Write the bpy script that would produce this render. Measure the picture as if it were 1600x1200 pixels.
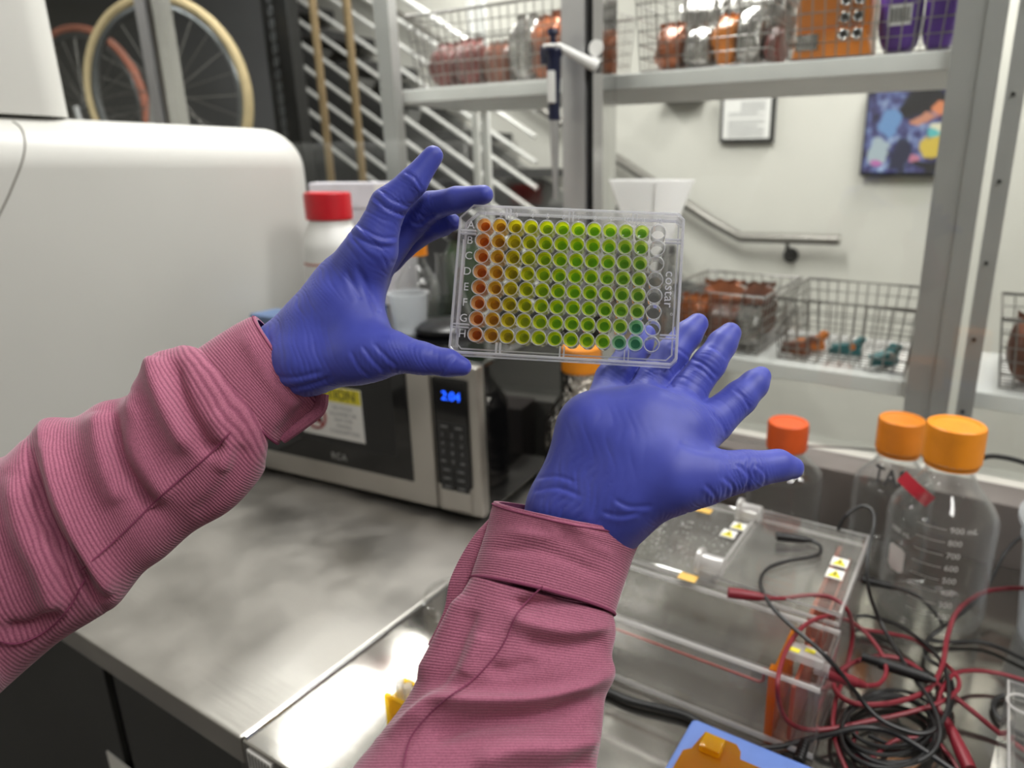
import bpy, bmesh, math, random
import numpy as np
from mathutils import Matrix, Vector

for o in list(bpy.data.objects):
    bpy.data.objects.remove(o)
scene = bpy.context.scene
COL = scene.collection
rng = random.Random(7)
PI = math.pi

# ------------------------------------------------------------------ camera
# The room is laid out along the benches: x runs along the bench front, y goes
# back towards the glass partition, z is up; the bench top is at 0.94 m.
F = 1067.0; CX = 930.0; CY = 571.0
PITCH = math.atan(309.6 / 1067); AZ = math.radians(60.06)
ZT = 0.94
cp_, sp_ = math.cos(PITCH), math.sin(PITCH)
_h = np.array([-math.cos(AZ), math.sin(AZ), 0.0])
RT = np.array([math.sin(AZ), math.cos(AZ), 0.0])
FW = _h * cp_ + np.array([0, 0, -sp_])
UP = _h * sp_ + np.array([0, 0, cp_])
CAM = np.array([0.5949, -0.3067, 1.5])


def ray(px, py):
    return FW + RT * (px - CX) / F - UP * (py - CY) / F


def P(px, py, d):
    return CAM + d * ray(px, py)


def Z(px, py, z):
    r = ray(px, py)
    return CAM + r * ((z - CAM[2]) / r[2])


def Yp(px, py, v):
    r = ray(px, py)
    return CAM + r * ((v - CAM[1]) / r[1])


def Xp(px, py, v):
    r = ray(px, py)
    return CAM + r * ((v - CAM[0]) / r[0])


cam_data = bpy.data.cameras.new('camera')
cam = bpy.data.objects.new('camera', cam_data)
COL.objects.link(cam)
cam_data.sensor_width = 36.0
cam_data.lens = F / 1600 * 36
cam_data.shift_x = -(CX - 800) / 1600
cam_data.shift_y = -(600 - CY) / 1600
cam_data.clip_start = 0.02
cam.matrix_world = Matrix(((RT[0], UP[0], -FW[0], CAM[0]), (RT[1], UP[1], -FW[1], CAM[1]),
                           (RT[2], UP[2], -FW[2], CAM[2]), (0, 0, 0, 1)))
cam_data.dof.use_dof = True
cam_data.dof.focus_distance = 0.385
cam_data.dof.aperture_fstop = 6.3
scene.camera = cam

scene.view_settings.view_transform = 'Standard'
scene.view_settings.look = 'None'
scene.view_settings.gamma = 1.0
scene.view_settings.use_curve_mapping = False
scene.view_settings.exposure = 0.14
scene.cycles.transparent_max_bounces = 48
scene.cycles.max_bounces = 8
scene.cycles.caustics_reflective = False
scene.cycles.caustics_refractive = False
scene.cycles.sample_clamp_indirect = 4.0

world = bpy.data.worlds.new('world'); scene.world = world
world.use_nodes = True
world.node_tree.nodes['Background'].inputs[0].default_value = (0.93, 0.96, 1.0, 1)
world.node_tree.nodes['Background'].inputs[1].default_value = 0.31

LAMPS = [  # x, y, size x, size y, power: ceiling light panels, some of them added fill
    (-1.62, 1.58, 0.13, 1.2, 18),
    (0.46, 2.12, 0.32, 0.60, 14),
    (-0.25, 0.95, 0.30, 1.0, 28),
    (1.55, 0.55, 1.2, 0.30, 15),
    (-1.3, -1.9, 1.2, 0.30, 10),  # unseen panel, set as added fill from the front for shelf and funnel
    (1.25, -0.30, 0.30, 1.0, 9),  # unseen panel added to brighten the raised palm
    (-2.4, -0.4, 0.30, 1.2, 20),
]
CEIL = 2.75
for i, (x, y, sx, sy, pw) in enumerate(LAMPS):
    l = bpy.data.lights.new('panel_light', 'AREA')
    l.shape = 'RECTANGLE'; l.size = sx; l.size_y = sy; l.energy = pw
    l.color = (1.0, 0.985, 0.95)
    lo = bpy.data.objects.new('panel_light', l); COL.objects.link(lo)
    lo.location = (x, y, CEIL - 0.065)


# ------------------------------------------------------------------ materials
def lin(c):
    c = c / 255.0
    return c / 12.92 if c <= 0.04045 else ((c + 0.055) / 1.055) ** 2.4


def rgb(r, g, b):
    return (lin(r), lin(g), lin(b), 1.0)


def newmat(name):
    m = bpy.data.materials.new(name); m.use_nodes = True
    nt = m.node_tree
    b = nt.nodes['Principled BSDF']
    return m, nt, b


def N(nt, typ, **kw):
    n = nt.nodes.new(typ)
    for k, v in kw.items():
        setattr(n, k, v)
    return n


def noise_col(nt, b, c1, c2, scale, detail=4, lo=0.35, hi=0.65, stretch=None, coord='Object'):
    tc = N(nt, 'ShaderNodeTexCoord')
    mp = N(nt, 'ShaderNodeMapping')
    nt.links.new(tc.outputs[coord], mp.inputs[0])
    if stretch:
        mp.inputs['Scale'].default_value = stretch
    nz = N(nt, 'ShaderNodeTexNoise')
    nz.inputs['Scale'].default_value = scale; nz.inputs['Detail'].default_value = detail
    nt.links.new(mp.outputs[0], nz.inputs['Vector'])
    rp = N(nt, 'ShaderNodeValToRGB')
    rp.color_ramp.elements[0].position = lo; rp.color_ramp.elements[1].position = hi
    rp.color_ramp.elements[0].color = c1; rp.color_ramp.elements[1].color = c2
    nt.links.new(nz.outputs['Fac'], rp.inputs[0])
    nt.links.new(rp.outputs[0], b.inputs['Base Color'])
    return mp, nz, rp


def bump(nt, b, src, strength, dist):
    bp = N(nt, 'ShaderNodeBump')
    bp.inputs['Strength'].default_value = strength; bp.inputs['Distance'].default_value = dist
    nt.links.new(src, bp.inputs['Height'])
    nt.links.new(bp.outputs[0], b.inputs['Normal'])
    return bp


def plain(name, c, rough=0.5, metal=0.0, var=0.06, scale=30, bmp=0.0, spec=0.5, coat=0.0, trans=0.0):
    m, nt, b = newmat(name)
    c1 = tuple(max(0, v * (1 - var)) for v in c[:3]) + (1,)
    c2 = tuple(min(1, v * (1 + var)) for v in c[:3]) + (1,)
    mp, nz, rp = noise_col(nt, b, c1, c2, scale)
    b.inputs['Roughness'].default_value = rough
    b.inputs['Metallic'].default_value = metal
    b.inputs['Specular IOR Level'].default_value = spec
    b.inputs['Coat Weight'].default_value = coat
    if bmp:
        bump(nt, b, nz.outputs['Fac'], bmp, 0.004)
    return m


def emis(name, c, s):
    m, nt, b = newmat(name)
    b.inputs['Base Color'].default_value = (0, 0, 0, 1)
    b.inputs['Emission Color'].default_value = c
    b.inputs['Emission Strength'].default_value = s
    return m


def clear(name, tint=(1, 1, 1), ior=1.45, rough=0.03, haze=0.0, hazecol=(0.9, 0.9, 0.9), facing=0.0):
    """thin clear plastic or glass: see-through with a Fresnel sheen, some haze, and edge highlights painted as thicker haze"""
    m, nt, b = newmat(name)
    nt.nodes.remove(b)
    out = nt.nodes['Material Output']
    tr = N(nt, 'ShaderNodeBsdfTransparent'); tr.inputs[0].default_value = tint + (1,)
    gl = N(nt, 'ShaderNodeBsdfGlossy'); gl.inputs['Roughness'].default_value = rough
    f0 = ((ior - 1) / (ior + 1)) ** 2
    lf_ = N(nt, 'ShaderNodeLayerWeight'); lf_.inputs[0].default_value = 0.5
    p5 = N(nt, 'ShaderNodeMath', operation='POWER'); p5.inputs[1].default_value = 5.0
    fr = N(nt, 'ShaderNodeMath', operation='MULTIPLY_ADD'); fr.inputs[1].default_value = 1 - f0; fr.inputs[2].default_value = f0
    nt.links.new(lf_.outputs['Facing'], p5.inputs[0]); nt.links.new(p5.outputs[0], fr.inputs[0])
    mx = N(nt, 'ShaderNodeMixShader')
    nt.links.new(fr.outputs[0], mx.inputs[0])
    base = tr
    if haze > 0 or facing > 0:
        df = N(nt, 'ShaderNodeBsdfDiffuse'); df.inputs[0].default_value = hazecol + (1,)
        tl = N(nt, 'ShaderNodeBsdfTranslucent'); tl.inputs[0].default_value = hazecol + (1,)
        dm = N(nt, 'ShaderNodeMixShader'); dm.inputs[0].default_value = 0.5
        nt.links.new(df.outputs[0], dm.inputs[1]); nt.links.new(tl.outputs[0], dm.inputs[2])
        hm = N(nt, 'ShaderNodeMixShader')
        hm.inputs[0].default_value = haze
        if facing > 0:
            lw = N(nt, 'ShaderNodeLayerWeight'); lw.inputs[0].default_value = 0.5
            pw = N(nt, 'ShaderNodeMath', operation='POWER'); pw.inputs[1].default_value = 4.5
            ma = N(nt, 'ShaderNodeMath', operation='MULTIPLY_ADD')
            ma.inputs[1].default_value = facing; ma.inputs[2].default_value = haze  # facing paints edge highlights as haze at grazing angles
            nt.links.new(lw.outputs['Facing'], pw.inputs[0])
            nt.links.new(pw.outputs[0], ma.inputs[0])
            nt.links.new(ma.outputs[0], hm.inputs[0])
        nt.links.new(tr.outputs[0], hm.inputs[1]); nt.links.new(dm.outputs[0], hm.inputs[2])
        base = hm
    nt.links.new(base.outputs[0], mx.inputs[1]); nt.links.new(gl.outputs[0], mx.inputs[2])
    nt.links.new(mx.outputs[0], out.inputs[0])
    return m


def glove_mat():
    m, nt, b = newmat('nitrile')
    mp, nz, rp = noise_col(nt, b, rgb(57, 65, 158), rgb(63, 72, 168), 60)
    b.inputs['Roughness'].default_value = 0.50
    b.inputs['Specular IOR Level'].default_value = 0.4
    b.inputs['Sheen Weight'].default_value = 0.12
    n2 = N(nt, 'ShaderNodeTexNoise'); n2.inputs['Scale'].default_value = 900
    at = N(nt, 'ShaderNodeAttribute'); at.attribute_name = 'wrinkle'
    ma = N(nt, 'ShaderNodeMath', operation='MULTIPLY_ADD'); ma.inputs[1].default_value = 0.10
    nt.links.new(n2.outputs['Fac'], ma.inputs[0]); nt.links.new(at.outputs['Fac'], ma.inputs[2])
    bump(nt, b, ma.outputs[0], 0.35, 0.0006)
    return m


def cord_mat(name, period, c1, c2, strength=0.7):
    """fine corduroy: ribs every `period` metres of the UV's v"""
    m, nt, b = newmat(name)
    uv = N(nt, 'ShaderNodeTexCoord')
    sx = N(nt, 'ShaderNodeSeparateXYZ'); nt.links.new(uv.outputs['UV'], sx.inputs[0])
    nz = N(nt, 'ShaderNodeTexNoise'); nz.inputs['Scale'].default_value = 45; nz.inputs['Detail'].default_value = 2
    nt.links.new(uv.outputs['Object'], nz.inputs['Vector'])
    wob = N(nt, 'ShaderNodeMath', operation='MULTIPLY_ADD')
    wob.inputs[1].default_value = 0.0015; nt.links.new(nz.outputs['Fac'], wob.inputs[0]); nt.links.new(sx.outputs[1], wob.inputs[2])
    ml = N(nt, 'ShaderNodeMath', operation='MULTIPLY'); ml.inputs[1].default_value = 2 * PI / period
    nt.links.new(wob.outputs[0], ml.inputs[0])
    sn = N(nt, 'ShaderNodeMath', operation='SINE'); nt.links.new(ml.outputs[0], sn.inputs[0])
    rp = N(nt, 'ShaderNodeValToRGB')
    rp.color_ramp.elements[0].position = 0.0; rp.color_ramp.elements[1].position = 0.7
    rp.color_ramp.elements[0].color = c1; rp.color_ramp.elements[1].color = c2
    mr = N(nt, 'ShaderNodeMath', operation='MULTIPLY_ADD'); mr.inputs[1].default_value = 0.5; mr.inputs[2].default_value = 0.5
    nt.links.new(sn.outputs[0], mr.inputs[0]); nt.links.new(mr.outputs[0], rp.inputs[0])
    n2 = N(nt, 'ShaderNodeTexNoise'); n2.inputs['Scale'].default_value = 1500; n2.inputs['Detail'].default_value = 3
    nt.links.new(uv.outputs['Object'], n2.inputs['Vector'])
    mc = N(nt, 'ShaderNodeMix', data_type='RGBA', blend_type='MULTIPLY'); mc.inputs[0].default_value = 0.35
    nt.links.new(rp.outputs[0], mc.inputs[6])
    r2 = N(nt, 'ShaderNodeValToRGB'); r2.color_ramp.elements[0].position = 0.3; r2.color_ramp.elements[1].position = 0.6
    nt.links.new(n2.outputs['Fac'], r2.inputs[0]); nt.links.new(r2.outputs[0], mc.inputs[7])
    nt.links.new(mc.outputs[2], b.inputs['Base Color'])
    b.inputs['Roughness'].default_value = 0.85
    b.inputs['Specular IOR Level'].default_value = 0.15
    b.inputs['Sheen Weight'].default_value = 0.35
    b.inputs['Sheen Roughness'].default_value = 0.4
    ad = N(nt, 'ShaderNodeMath', operation='MULTIPLY_ADD'); ad.inputs[1].default_value = 0.5
    nt.links.new(n2.outputs['Fac'], ad.inputs[0]); nt.links.new(mr.outputs[0], ad.inputs[2])
    bump(nt, b, ad.outputs[0], strength, 0.0005)
    return m


def steel_mat(name, c, rough, stretch=(1, 12, 1), blotch=True, metal=0.95, bmp=0.12):
    m, nt, b = newmat(name)
    c1 = tuple(v * 0.80 for v in c[:3]) + (1,)
    mp, nz, rp = noise_col(nt, b, c1, c, 9, 6, 0.22, 0.6)
    b.inputs['Metallic'].default_value = metal
    tc = N(nt, 'ShaderNodeTexCoord')
    m2 = N(nt, 'ShaderNodeMapping'); m2.inputs['Scale'].default_value = stretch
    nt.links.new(tc.outputs['Object'], m2.inputs[0])
    n2 = N(nt, 'ShaderNodeTexNoise'); n2.inputs['Scale'].default_value = 14; n2.inputs['Detail'].default_value = 6
    nt.links.new(m2.outputs[0], n2.inputs['Vector'])
    mr = N(nt, 'ShaderNodeMapRange')
    mr.inputs[1].default_value = 0.3; mr.inputs[2].default_value = 0.7
    mr.inputs[3].default_value = rough * 0.75; mr.inputs[4].default_value = rough * 1.35
    nt.links.new((nz if blotch else n2).outputs['Fac'], mr.inputs[0])
    nt.links.new(mr.outputs[0], b.inputs['Roughness'])
    bump(nt, b, n2.outputs['Fac'], bmp, 0.002)
    return m


M = {}
M['wall'] = plain('wall_paint', rgb(214, 211, 202), 0.8, var=0.015, scale=6)
M['wallgrey'] = plain('grey_paint', rgb(96, 96, 98), 0.6, var=0.05, scale=3)
M['floor'] = plain('floor_vinyl', rgb(88, 86, 84), 0.5, var=0.1, scale=5)
M['ceil'] = plain('ceiling_tile', rgb(225, 225, 222), 0.9, var=0.02)
M['steel'] = steel_mat('bench_steel', rgb(190, 186, 180), 0.40)
M['steelsmooth'] = steel_mat('smooth_bench_steel', rgb(164, 160, 154), 0.12, bmp=0.02)
M['splash'] = steel_mat('backsplash_steel', rgb(142, 134, 130), 0.5, metal=0.5)
M['steeldark'] = steel_mat('bench_front_steel', rgb(120, 118, 114), 0.38)
M['darkpanel'] = plain('dark_bench_panel', rgb(62, 62, 60), 0.45, 0.3, var=0.08, scale=8)
M['black'] = plain('black_plastic', rgb(18, 18, 20), 0.35)
M['blackgloss'] = plain('black_gloss', rgb(10, 10, 12), 0.08, spec=0.7)
M['blackrub'] = plain('black_rubber', rgb(20, 20, 21), 0.45)
M['redrub'] = plain('red_rubber', rgb(118, 24, 38), 0.45)
M['alu'] = plain('aluminium', rgb(188, 188, 188), 0.38, 0.75, var=0.04, scale=10)
M['shelfpaint'] = plain('shelf_paint', rgb(244, 243, 240), 0.5, var=0.03, scale=10)
M['alumat'] = plain('anodised_aluminium', rgb(176, 174, 172), 0.45, 0.35, var=0.04, scale=10)
M['chrome'] = plain('chrome', rgb(215, 215, 215), 0.12, 1.0, var=0.02)
M['wire'] = plain('steel_wire', rgb(158, 154, 150), 0.32, 0.8, var=0.06)
M['white'] = plain('white_plastic', rgb(236, 236, 233), 0.4, var=0.012, scale=8)
M['shellwhite'] = plain('white_shell', rgb(196, 195, 190), 0.42, var=0.015, scale=5)
M['groove'] = plain('shadow_gap', rgb(120, 116, 108), 0.6)
M['glass'] = clear('partition_glass', (0.97, 0.985, 0.98), 1.45, 0.0)
M['acrylic'] = clear('clear_acrylic', (0.98, 0.98, 0.975), 1.49, 0.02, 0.03, (0.95, 0.93, 0.92), 0.35)
M['acrylicedge'] = clear('acrylic_edge', (0.92, 0.92, 0.91), 1.6, 0.05, 0.50, (0.95, 0.93, 0.92), 0.3)  # bright edge lines put into the colour as whitish haze
M['platewall'] = clear('clear_polystyrene', (0.985, 0.985, 0.99), 1.5, 0.03, 0.02, (0.95, 0.95, 0.97), 0.55)
M['platerim'] = clear('polystyrene_edge', (0.94, 0.94, 0.96), 1.7, 0.05, 0.36, (0.95, 0.95, 1.0), 0.45)  # white edge highlights of the plate painted in by haze
M['wellwall'] = clear('well_polystyrene', (0.98, 0.98, 0.98), 1.5, 0.03, 0.03, (0.97, 0.97, 0.94), 0.5)
M['bottleglass'] = clear('bottle_glass', (0.965, 0.97, 0.965), 1.47, 0.02, 0.012, (0.92, 0.92, 0.92), 0.5)
def milky_mat(name, c, f):
    m, nt, b = newmat(name); b.inputs['Base Color'].default_value = c; b.inputs['Roughness'].default_value = .4
    tl = N(nt, 'ShaderNodeBsdfTranslucent'); tl.inputs[0].default_value = c
    mx = N(nt, 'ShaderNodeMixShader'); mx.inputs[0].default_value = f
    nt.links.new(b.outputs[0], mx.inputs[1]); nt.links.new(tl.outputs[0], mx.inputs[2]); nt.links.new(mx.outputs[0], nt.nodes['Material Output'].inputs[0])
    return m


M['funnel'] = milky_mat('funnel_plastic', rgb(250, 250, 249), .5)
M['pp'] = clear('milky_polypropylene', (0.9, 0.92, 0.94), 1.4, 0.3, 0.40, (0.86, 0.88, 0.9), 0.3)
M['print'] = plain('white_print', rgb(225, 222, 218), 0.6)
M['glove'] = glove_mat()
M['cord'] = cord_mat('pink_corduroy', 0.00125, rgb(146, 82, 106), rgb(180, 110, 134), 0.4)
M['cordin'] = plain('pink_lining', rgb(120, 60, 88), 0.9)
M['stitch'] = plain('pink_stitch', rgb(122, 54, 84), 0.9)
M['orangecap'] = plain('orange_cap', rgb(242, 148, 30), 0.42)
M['orangecap2'] = plain('dark_orange_cap', rgb(226, 134, 34), 0.45)
M['redorange'] = plain('red_orange_cap', rgb(222, 92, 36), 0.42)
M['redcap'] = plain('red_cap', rgb(204, 26, 40), 0.35)
M['redtape'] = plain('red_tape', rgb(196, 40, 58), 0.5)
M['tape'] = plain('yellow_orange_tape', rgb(238, 190, 96), 0.6)
M['yellow'] = plain('warning_yellow', rgb(222, 208, 52), 0.6)
M['paper'] = plain('paper', rgb(236, 234, 230), 0.8, var=0.01)
M['ink'] = plain('ink', rgb(34, 32, 32), 0.7)
M['greyink'] = plain('grey_ink', rgb(150, 150, 150), 0.7)
M['prohib'] = plain('sign_red', rgb(150, 44, 48), 0.6)
M['blueled'] = emis('blue_display', (0.01, 0.10, 1.0, 1), 2.6)
M['bluebox'] = plain('blue_case', rgb(84, 112, 178), 0.5)
M['amber'] = clear('amber_acrylic', (0.86, 0.42, 0.05), 1.49, 0.05, 0.35, (0.75, 0.36, 0.03), 0.2)
M['orangeacr'] = clear('orange_acrylic', (0.98, 0.50, 0.12), 1.49, 0.05, 0.5, (0.95, 0.34, 0.02), 0.2)
M['redacr'] = clear('red_acrylic', (0.90, 0.52, 0.44), 1.49, 0.05, 0.40, (0.80, 0.28, 0.18), 0.2)
M['yellowacr'] = clear('yellow_acrylic', (1.0, 0.80, 0.2), 1.49, 0.05, 0.35, (0.95, 0.66, 0.03), 0.2)
M['wirered'] = plain('electrode_red', rgb(142, 52, 40), 0.45)
M['brass'] = plain('brass_pole', rgb(150, 128, 96), 0.35, 0.7)
M['cream'] = plain('cream_tyre', rgb(214, 192, 148), 0.7)
M['tanrub'] = plain('tan_tyre', rgb(170, 106, 86), 0.7)
M['rim'] = plain('wheel_rim', rgb(120, 122, 124), 0.3, 0.7)
M['foil'] = None
M['navy'] = plain('navy_plastic', rgb(20, 26, 58), 0.35)
M['teal'] = plain('teal_plastic', rgb(22, 112, 118), 0.4)
M['orangeplas'] = plain('orange_plastic', rgb(222, 124, 36), 0.5)
M['stair'] = plain('stair_steel', rgb(58, 57, 58), 0.5, 0.2)
M['stairwall'] = plain('stair_skirt_paint', rgb(168, 166, 160), 0.8)
M['railw'] = plain('rail_white', rgb(222, 220, 216), 0.3, 0.4)
M['railg'] = plain('rail_steel', rgb(140, 136, 130), 0.35, 0.6)
M['bluepl'] = plain('blue_plastic', rgb(40, 96, 186), 0.45)
M['greyblue'] = plain('blue_tray', rgb(104, 128, 168), 0.5)
M['purple'] = plain('purple_film', rgb(92, 44, 150), 0.3, var=0.25, scale=14, bmp=0.5)
M['brown'] = plain('brown_film', rgb(118, 66, 44), 0.28, var=0.45, scale=22, bmp=0.7)
M['copper'] = plain('copper_film', rgb(164, 92, 54), 0.25, 0.25, var=0.4, scale=22, bmp=0.7)
M['orangefilm'] = plain('orange_film', rgb(222, 128, 34), 0.3, var=0.15, scale=14, bmp=0.4)
M['silver'] = plain('silver_film', rgb(168, 164, 160), 0.2, 0.75, var=0.4, scale=26, bmp=0.8)
M['darkred'] = plain('dark_red_film', rgb(120, 62, 56), 0.35, var=0.3, scale=22, bmp=0.6)


def foil_mat():
    m, nt, b = newmat('aluminium_foil')
    b.inputs['Base Color'].default_value = rgb(196, 192, 186)
    b.inputs['Metallic'].default_value = 1.0
    b.inputs['Roughness'].default_value = 0.22
    tc = N(nt, 'ShaderNodeTexCoord')
    v = N(nt, 'ShaderNodeTexVoronoi'); v.inputs['Scale'].default_value = 90
    nt.links.new(tc.outputs['Object'], v.inputs['Vector'])
    bump(nt, b, v.outputs['Distance'], 0.9, 0.006)
    return m


M['foil'] = foil_mat()


def liquid_mats(name, edge, core, depth):
    """liquid in a well: tinted see-through core, edge painted brighter to stand for refracted light"""
    e, nt, b = newmat(name + '_edge'); nt.nodes.remove(b)
    out = nt.nodes['Material Output']
    df = N(nt, 'ShaderNodeBsdfDiffuse'); df.inputs[0].default_value = edge
    tl = N(nt, 'ShaderNodeBsdfTranslucent'); tl.inputs[0].default_value = edge
    tr = N(nt, 'ShaderNodeBsdfTransparent'); tr.inputs[0].default_value = tuple(min(1, v * 1.3) for v in edge[:3]) + (1,)
    gl = N(nt, 'ShaderNodeBsdfGlossy'); gl.inputs['Roughness'].default_value = 0.12
    a = N(nt, 'ShaderNodeMixShader'); a.inputs[0].default_value = 0.6
    nt.links.new(df.outputs[0], a.inputs[1]); nt.links.new(tl.outputs[0], a.inputs[2])
    c = N(nt, 'ShaderNodeMixShader'); c.inputs[0].default_value = 0.35
    nt.links.new(a.outputs[0], c.inputs[1]); nt.links.new(tr.outputs[0], c.inputs[2])
    g = N(nt, 'ShaderNodeMixShader'); g.inputs[0].default_value = 0.07
    nt.links.new(c.outputs[0], g.inputs[1]); nt.links.new(gl.outputs[0], g.inputs[2])
    nt.links.new(g.outputs[0], out.inputs[0])
    k, nt, b = newmat(name + '_core'); nt.nodes.remove(b)
    out = nt.nodes['Material Output']
    tr = N(nt, 'ShaderNodeBsdfTransparent'); tr.inputs[0].default_value = core
    df = N(nt, 'ShaderNodeBsdfDiffuse'); df.inputs[0].default_value = core
    tl = N(nt, 'ShaderNodeBsdfTranslucent'); tl.inputs[0].default_value = core
    a = N(nt, 'ShaderNodeMixShader'); a.inputs[0].default_value = 0.6
    nt.links.new(df.outputs[0], a.inputs[1]); nt.links.new(tl.outputs[0], a.inputs[2])
    c = N(nt, 'ShaderNodeMixShader'); c.inputs[0].default_value = depth
    nt.links.new(tr.outputs[0], c.inputs[1]); nt.links.new(a.outputs[0], c.inputs[2])
    gl = N(nt, 'ShaderNodeBsdfGlossy'); gl.inputs['Roughness'].default_value = 0.08
    g = N(nt, 'ShaderNodeMixShader'); g.inputs[0].default_value = 0.05
    nt.links.new(c.outputs[0], g.inputs[1]); nt.links.new(gl.outputs[0], g.inputs[2])
    nt.links.new(g.outputs[0], out.inputs[0])
    return e, k


# ------------------------------------------------------------------ mesh builder
class MB:
    def __init__(s):
        s.v = []; s.f = []; s.m = []; s.uv = {}

    def add(s, vs, fs, mi=0):
        o = len(s.v)
        s.v.extend([tuple(map(float, v)) for v in vs])
        s.f.extend([tuple(i + o for i in f) for f in fs])
        s.m.extend([mi] * len(fs))
        return s

    def box(s, x0, x1, y0, y1, z0, z1, mi=0):
        vs = [(x, y, z) for z in (z0, z1) for y in (y0, y1) for x in (x0, x1)]
        return s.add(vs, [(0, 2, 3, 1), (4, 5, 7, 6), (0, 1, 5, 4), (2, 6, 7, 3), (0, 4, 6, 2), (1, 3, 7, 5)], mi)

    def rbox(s, x0, x1, y0, y1, z0, z1, r, mi=0, seg=2):
        bm = bmesh.new()
        bmesh.ops.create_cube(bm, size=1)
        for v in bm.verts:
            v.co = ((x0 + x1) / 2 + v.co.x * (x1 - x0), (y0 + y1) / 2 + v.co.y * (y1 - y0), (z0 + z1) / 2 + v.co.z * (z1 - z0))
        bmesh.ops.bevel(bm, geom=bm.edges[:], offset=r, segments=seg, profile=0.5, affect='EDGES')
        bm.verts.index_update()
        s.add([v.co[:] for v in bm.verts], [[v.index for v in f.verts] for f in bm.faces], mi)
        bm.free()
        return s

    def cyl(s, p0, p1, r0, r1=None, n=16, mi=0, caps=True):
        r1 = r0 if r1 is None else r1
        p0 = np.array(p0, float); p1 = np.array(p1, float)
        d = p1 - p0; d = d / np.linalg.norm(d)
        a = np.array([0, 0, 1.0]) if abs(d[2]) < 0.9 else np.array([1.0, 0, 0])
        u = np.cross(a, d); u /= np.linalg.norm(u); w = np.cross(d, u)
        vs = []
        for p, r in ((p0, r0), (p1, r1)):
            for i in range(n):
                t = 2 * PI * i / n
                vs.append(p + r * (math.cos(t) * u + math.sin(t) * w))
        fs = [(i, (i + 1) % n, n + (i + 1) % n, n + i) for i in range(n)]
        if caps:
            fs += [tuple(reversed(range(n))), tuple(range(n, 2 * n))]
        return s.add(vs, fs, mi)

    def tube(s, pts, r, n=8, mi=0, closed=False):
        pts = [np.array(p, float) for p in pts]
        k = len(pts)
        if not hasattr(r, '__len__'):
            r = [r] * k
        tang = []
        for i in range(k):
            a = pts[(i - 1) % k] if (closed or i > 0) else pts[i]
            b = pts[(i + 1) % k] if (closed or i < k - 1) else pts[i]
            d = b - a; L = np.linalg.norm(d); tang.append(d / L if L > 1e-12 else np.array([1.0, 0, 0]))
        a = np.array([0, 0, 1.0]) if abs(tang[0][2]) < 0.9 else np.array([1.0, 0, 0])
        u = np.cross(a, tang[0]); u /= np.linalg.norm(u)
        vs = []
        for i in range(k):
            u = u - tang[i] * (u @ tang[i]); u /= np.linalg.norm(u)
            w = np.cross(tang[i], u)
            for j in range(n):
                t = 2 * PI * j / n
                vs.append(pts[i] + r[i] * (math.cos(t) * u + math.sin(t) * w))
        fs = []
        for i in range(k if closed else k - 1):
            i2 = (i + 1) % k
            for j in range(n):
                fs.append((i * n + j, i * n + (j + 1) % n, i2 * n + (j + 1) % n, i2 * n + j))
        if not closed:
            fs += [tuple(reversed(range(n))), tuple(range((k - 1) * n, k * n))]
        return s.add(vs, fs, mi)

    def lathe(s, prof, c=(0, 0, 0), n=32, mi=0, closed=False, ridge=None):
        c = np.array(c, float); k = len(prof); vs = []
        for j, (r, z) in enumerate(prof):
            for i in range(n):
                t = 2 * PI * i / n
                rr = r * (1 + (ridge if (ridge and i % 2 and r > 0) else 0))
                vs.append((c[0] + rr * math.cos(t), c[1] + rr * math.sin(t), c[2] + z))
        fs = []
        for j in range(k - 1 if not closed else k):
            j2 = (j + 1) % k
            for i in range(n):
                fs.append((j * n + i, j * n + (i + 1) % n, j2 * n + (i + 1) % n, j2 * n + i))
        return s.add(vs, fs, mi)

    def prism(s, poly, z0, z1, mi=0, fn=None):
        n = len(poly)
        vs = [(x, y, z0) for x, y in poly] + [(x, y, z1) for x, y in poly]
        if fn:
            vs = [fn(*v) for v in vs]
        fs = [tuple(reversed(range(n))), tuple(range(n, 2 * n))] + [(i, (i + 1) % n, n + (i + 1) % n, n + i) for i in range(n)]
        return s.add(vs, fs, mi)

    def xf(s, fn):
        s.v = [tuple(map(float, fn(np.array(v)))) for v in s.v]
        return s


def mkobj(name, mb, mats, root=None, parent=None, loc=None, smooth=None, angle=35):
    """one mesh object; verts are given in world space (or in the root's own space when it is rotated)"""
    if not isinstance(mats, (list, tuple)):
        mats = [mats]
    base = np.array(root['base'][:]) if root is not None and 'base' in root else np.array(loc if loc is not None else (0, 0, 0), float)
    me = bpy.data.meshes.new(name)
    va = np.array(mb.v, float) - base
    me.from_pydata(va.tolist(), [], mb.f)
    for m in mats:
        me.materials.append(m)
    if any(mb.m):
        me.polygons.foreach_set('material_index', mb.m)
    bm = bmesh.new(); bm.from_mesh(me)
    bmesh.ops.recalc_face_normals(bm, faces=bm.faces)
    bm.to_mesh(me); bm.free()
    if smooth is not False:
        me.polygons.foreach_set('use_smooth', [True] * len(me.polygons))
        try:
            me.set_sharp_from_angle(angle=math.radians(angle))
        except Exception:
            pass
    o = bpy.data.objects.new(name, me); COL.objects.link(o)
    if smooth is not False and len(me.polygons) < 20000:
        wn = o.modifiers.new('normals', 'WEIGHTED_NORMAL'); wn.keep_sharp = True
    if parent is not None:
        o.parent = parent
    elif root is not None:
        o.parent = root
    else:
        o.location = tuple(base)
    return o


def thing(name, label, cat, loc=(0, 0, 0), group=None):
    o = bpy.data.objects.new(name, None); COL.objects.link(o)
    o.empty_display_size = 0.05
    o.location = tuple(map(float, loc)); o['label'] = label; o['category'] = cat
    o['base'] = [float(v) for v in loc]
    if group:
        o['group'] = group
    return o


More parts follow.
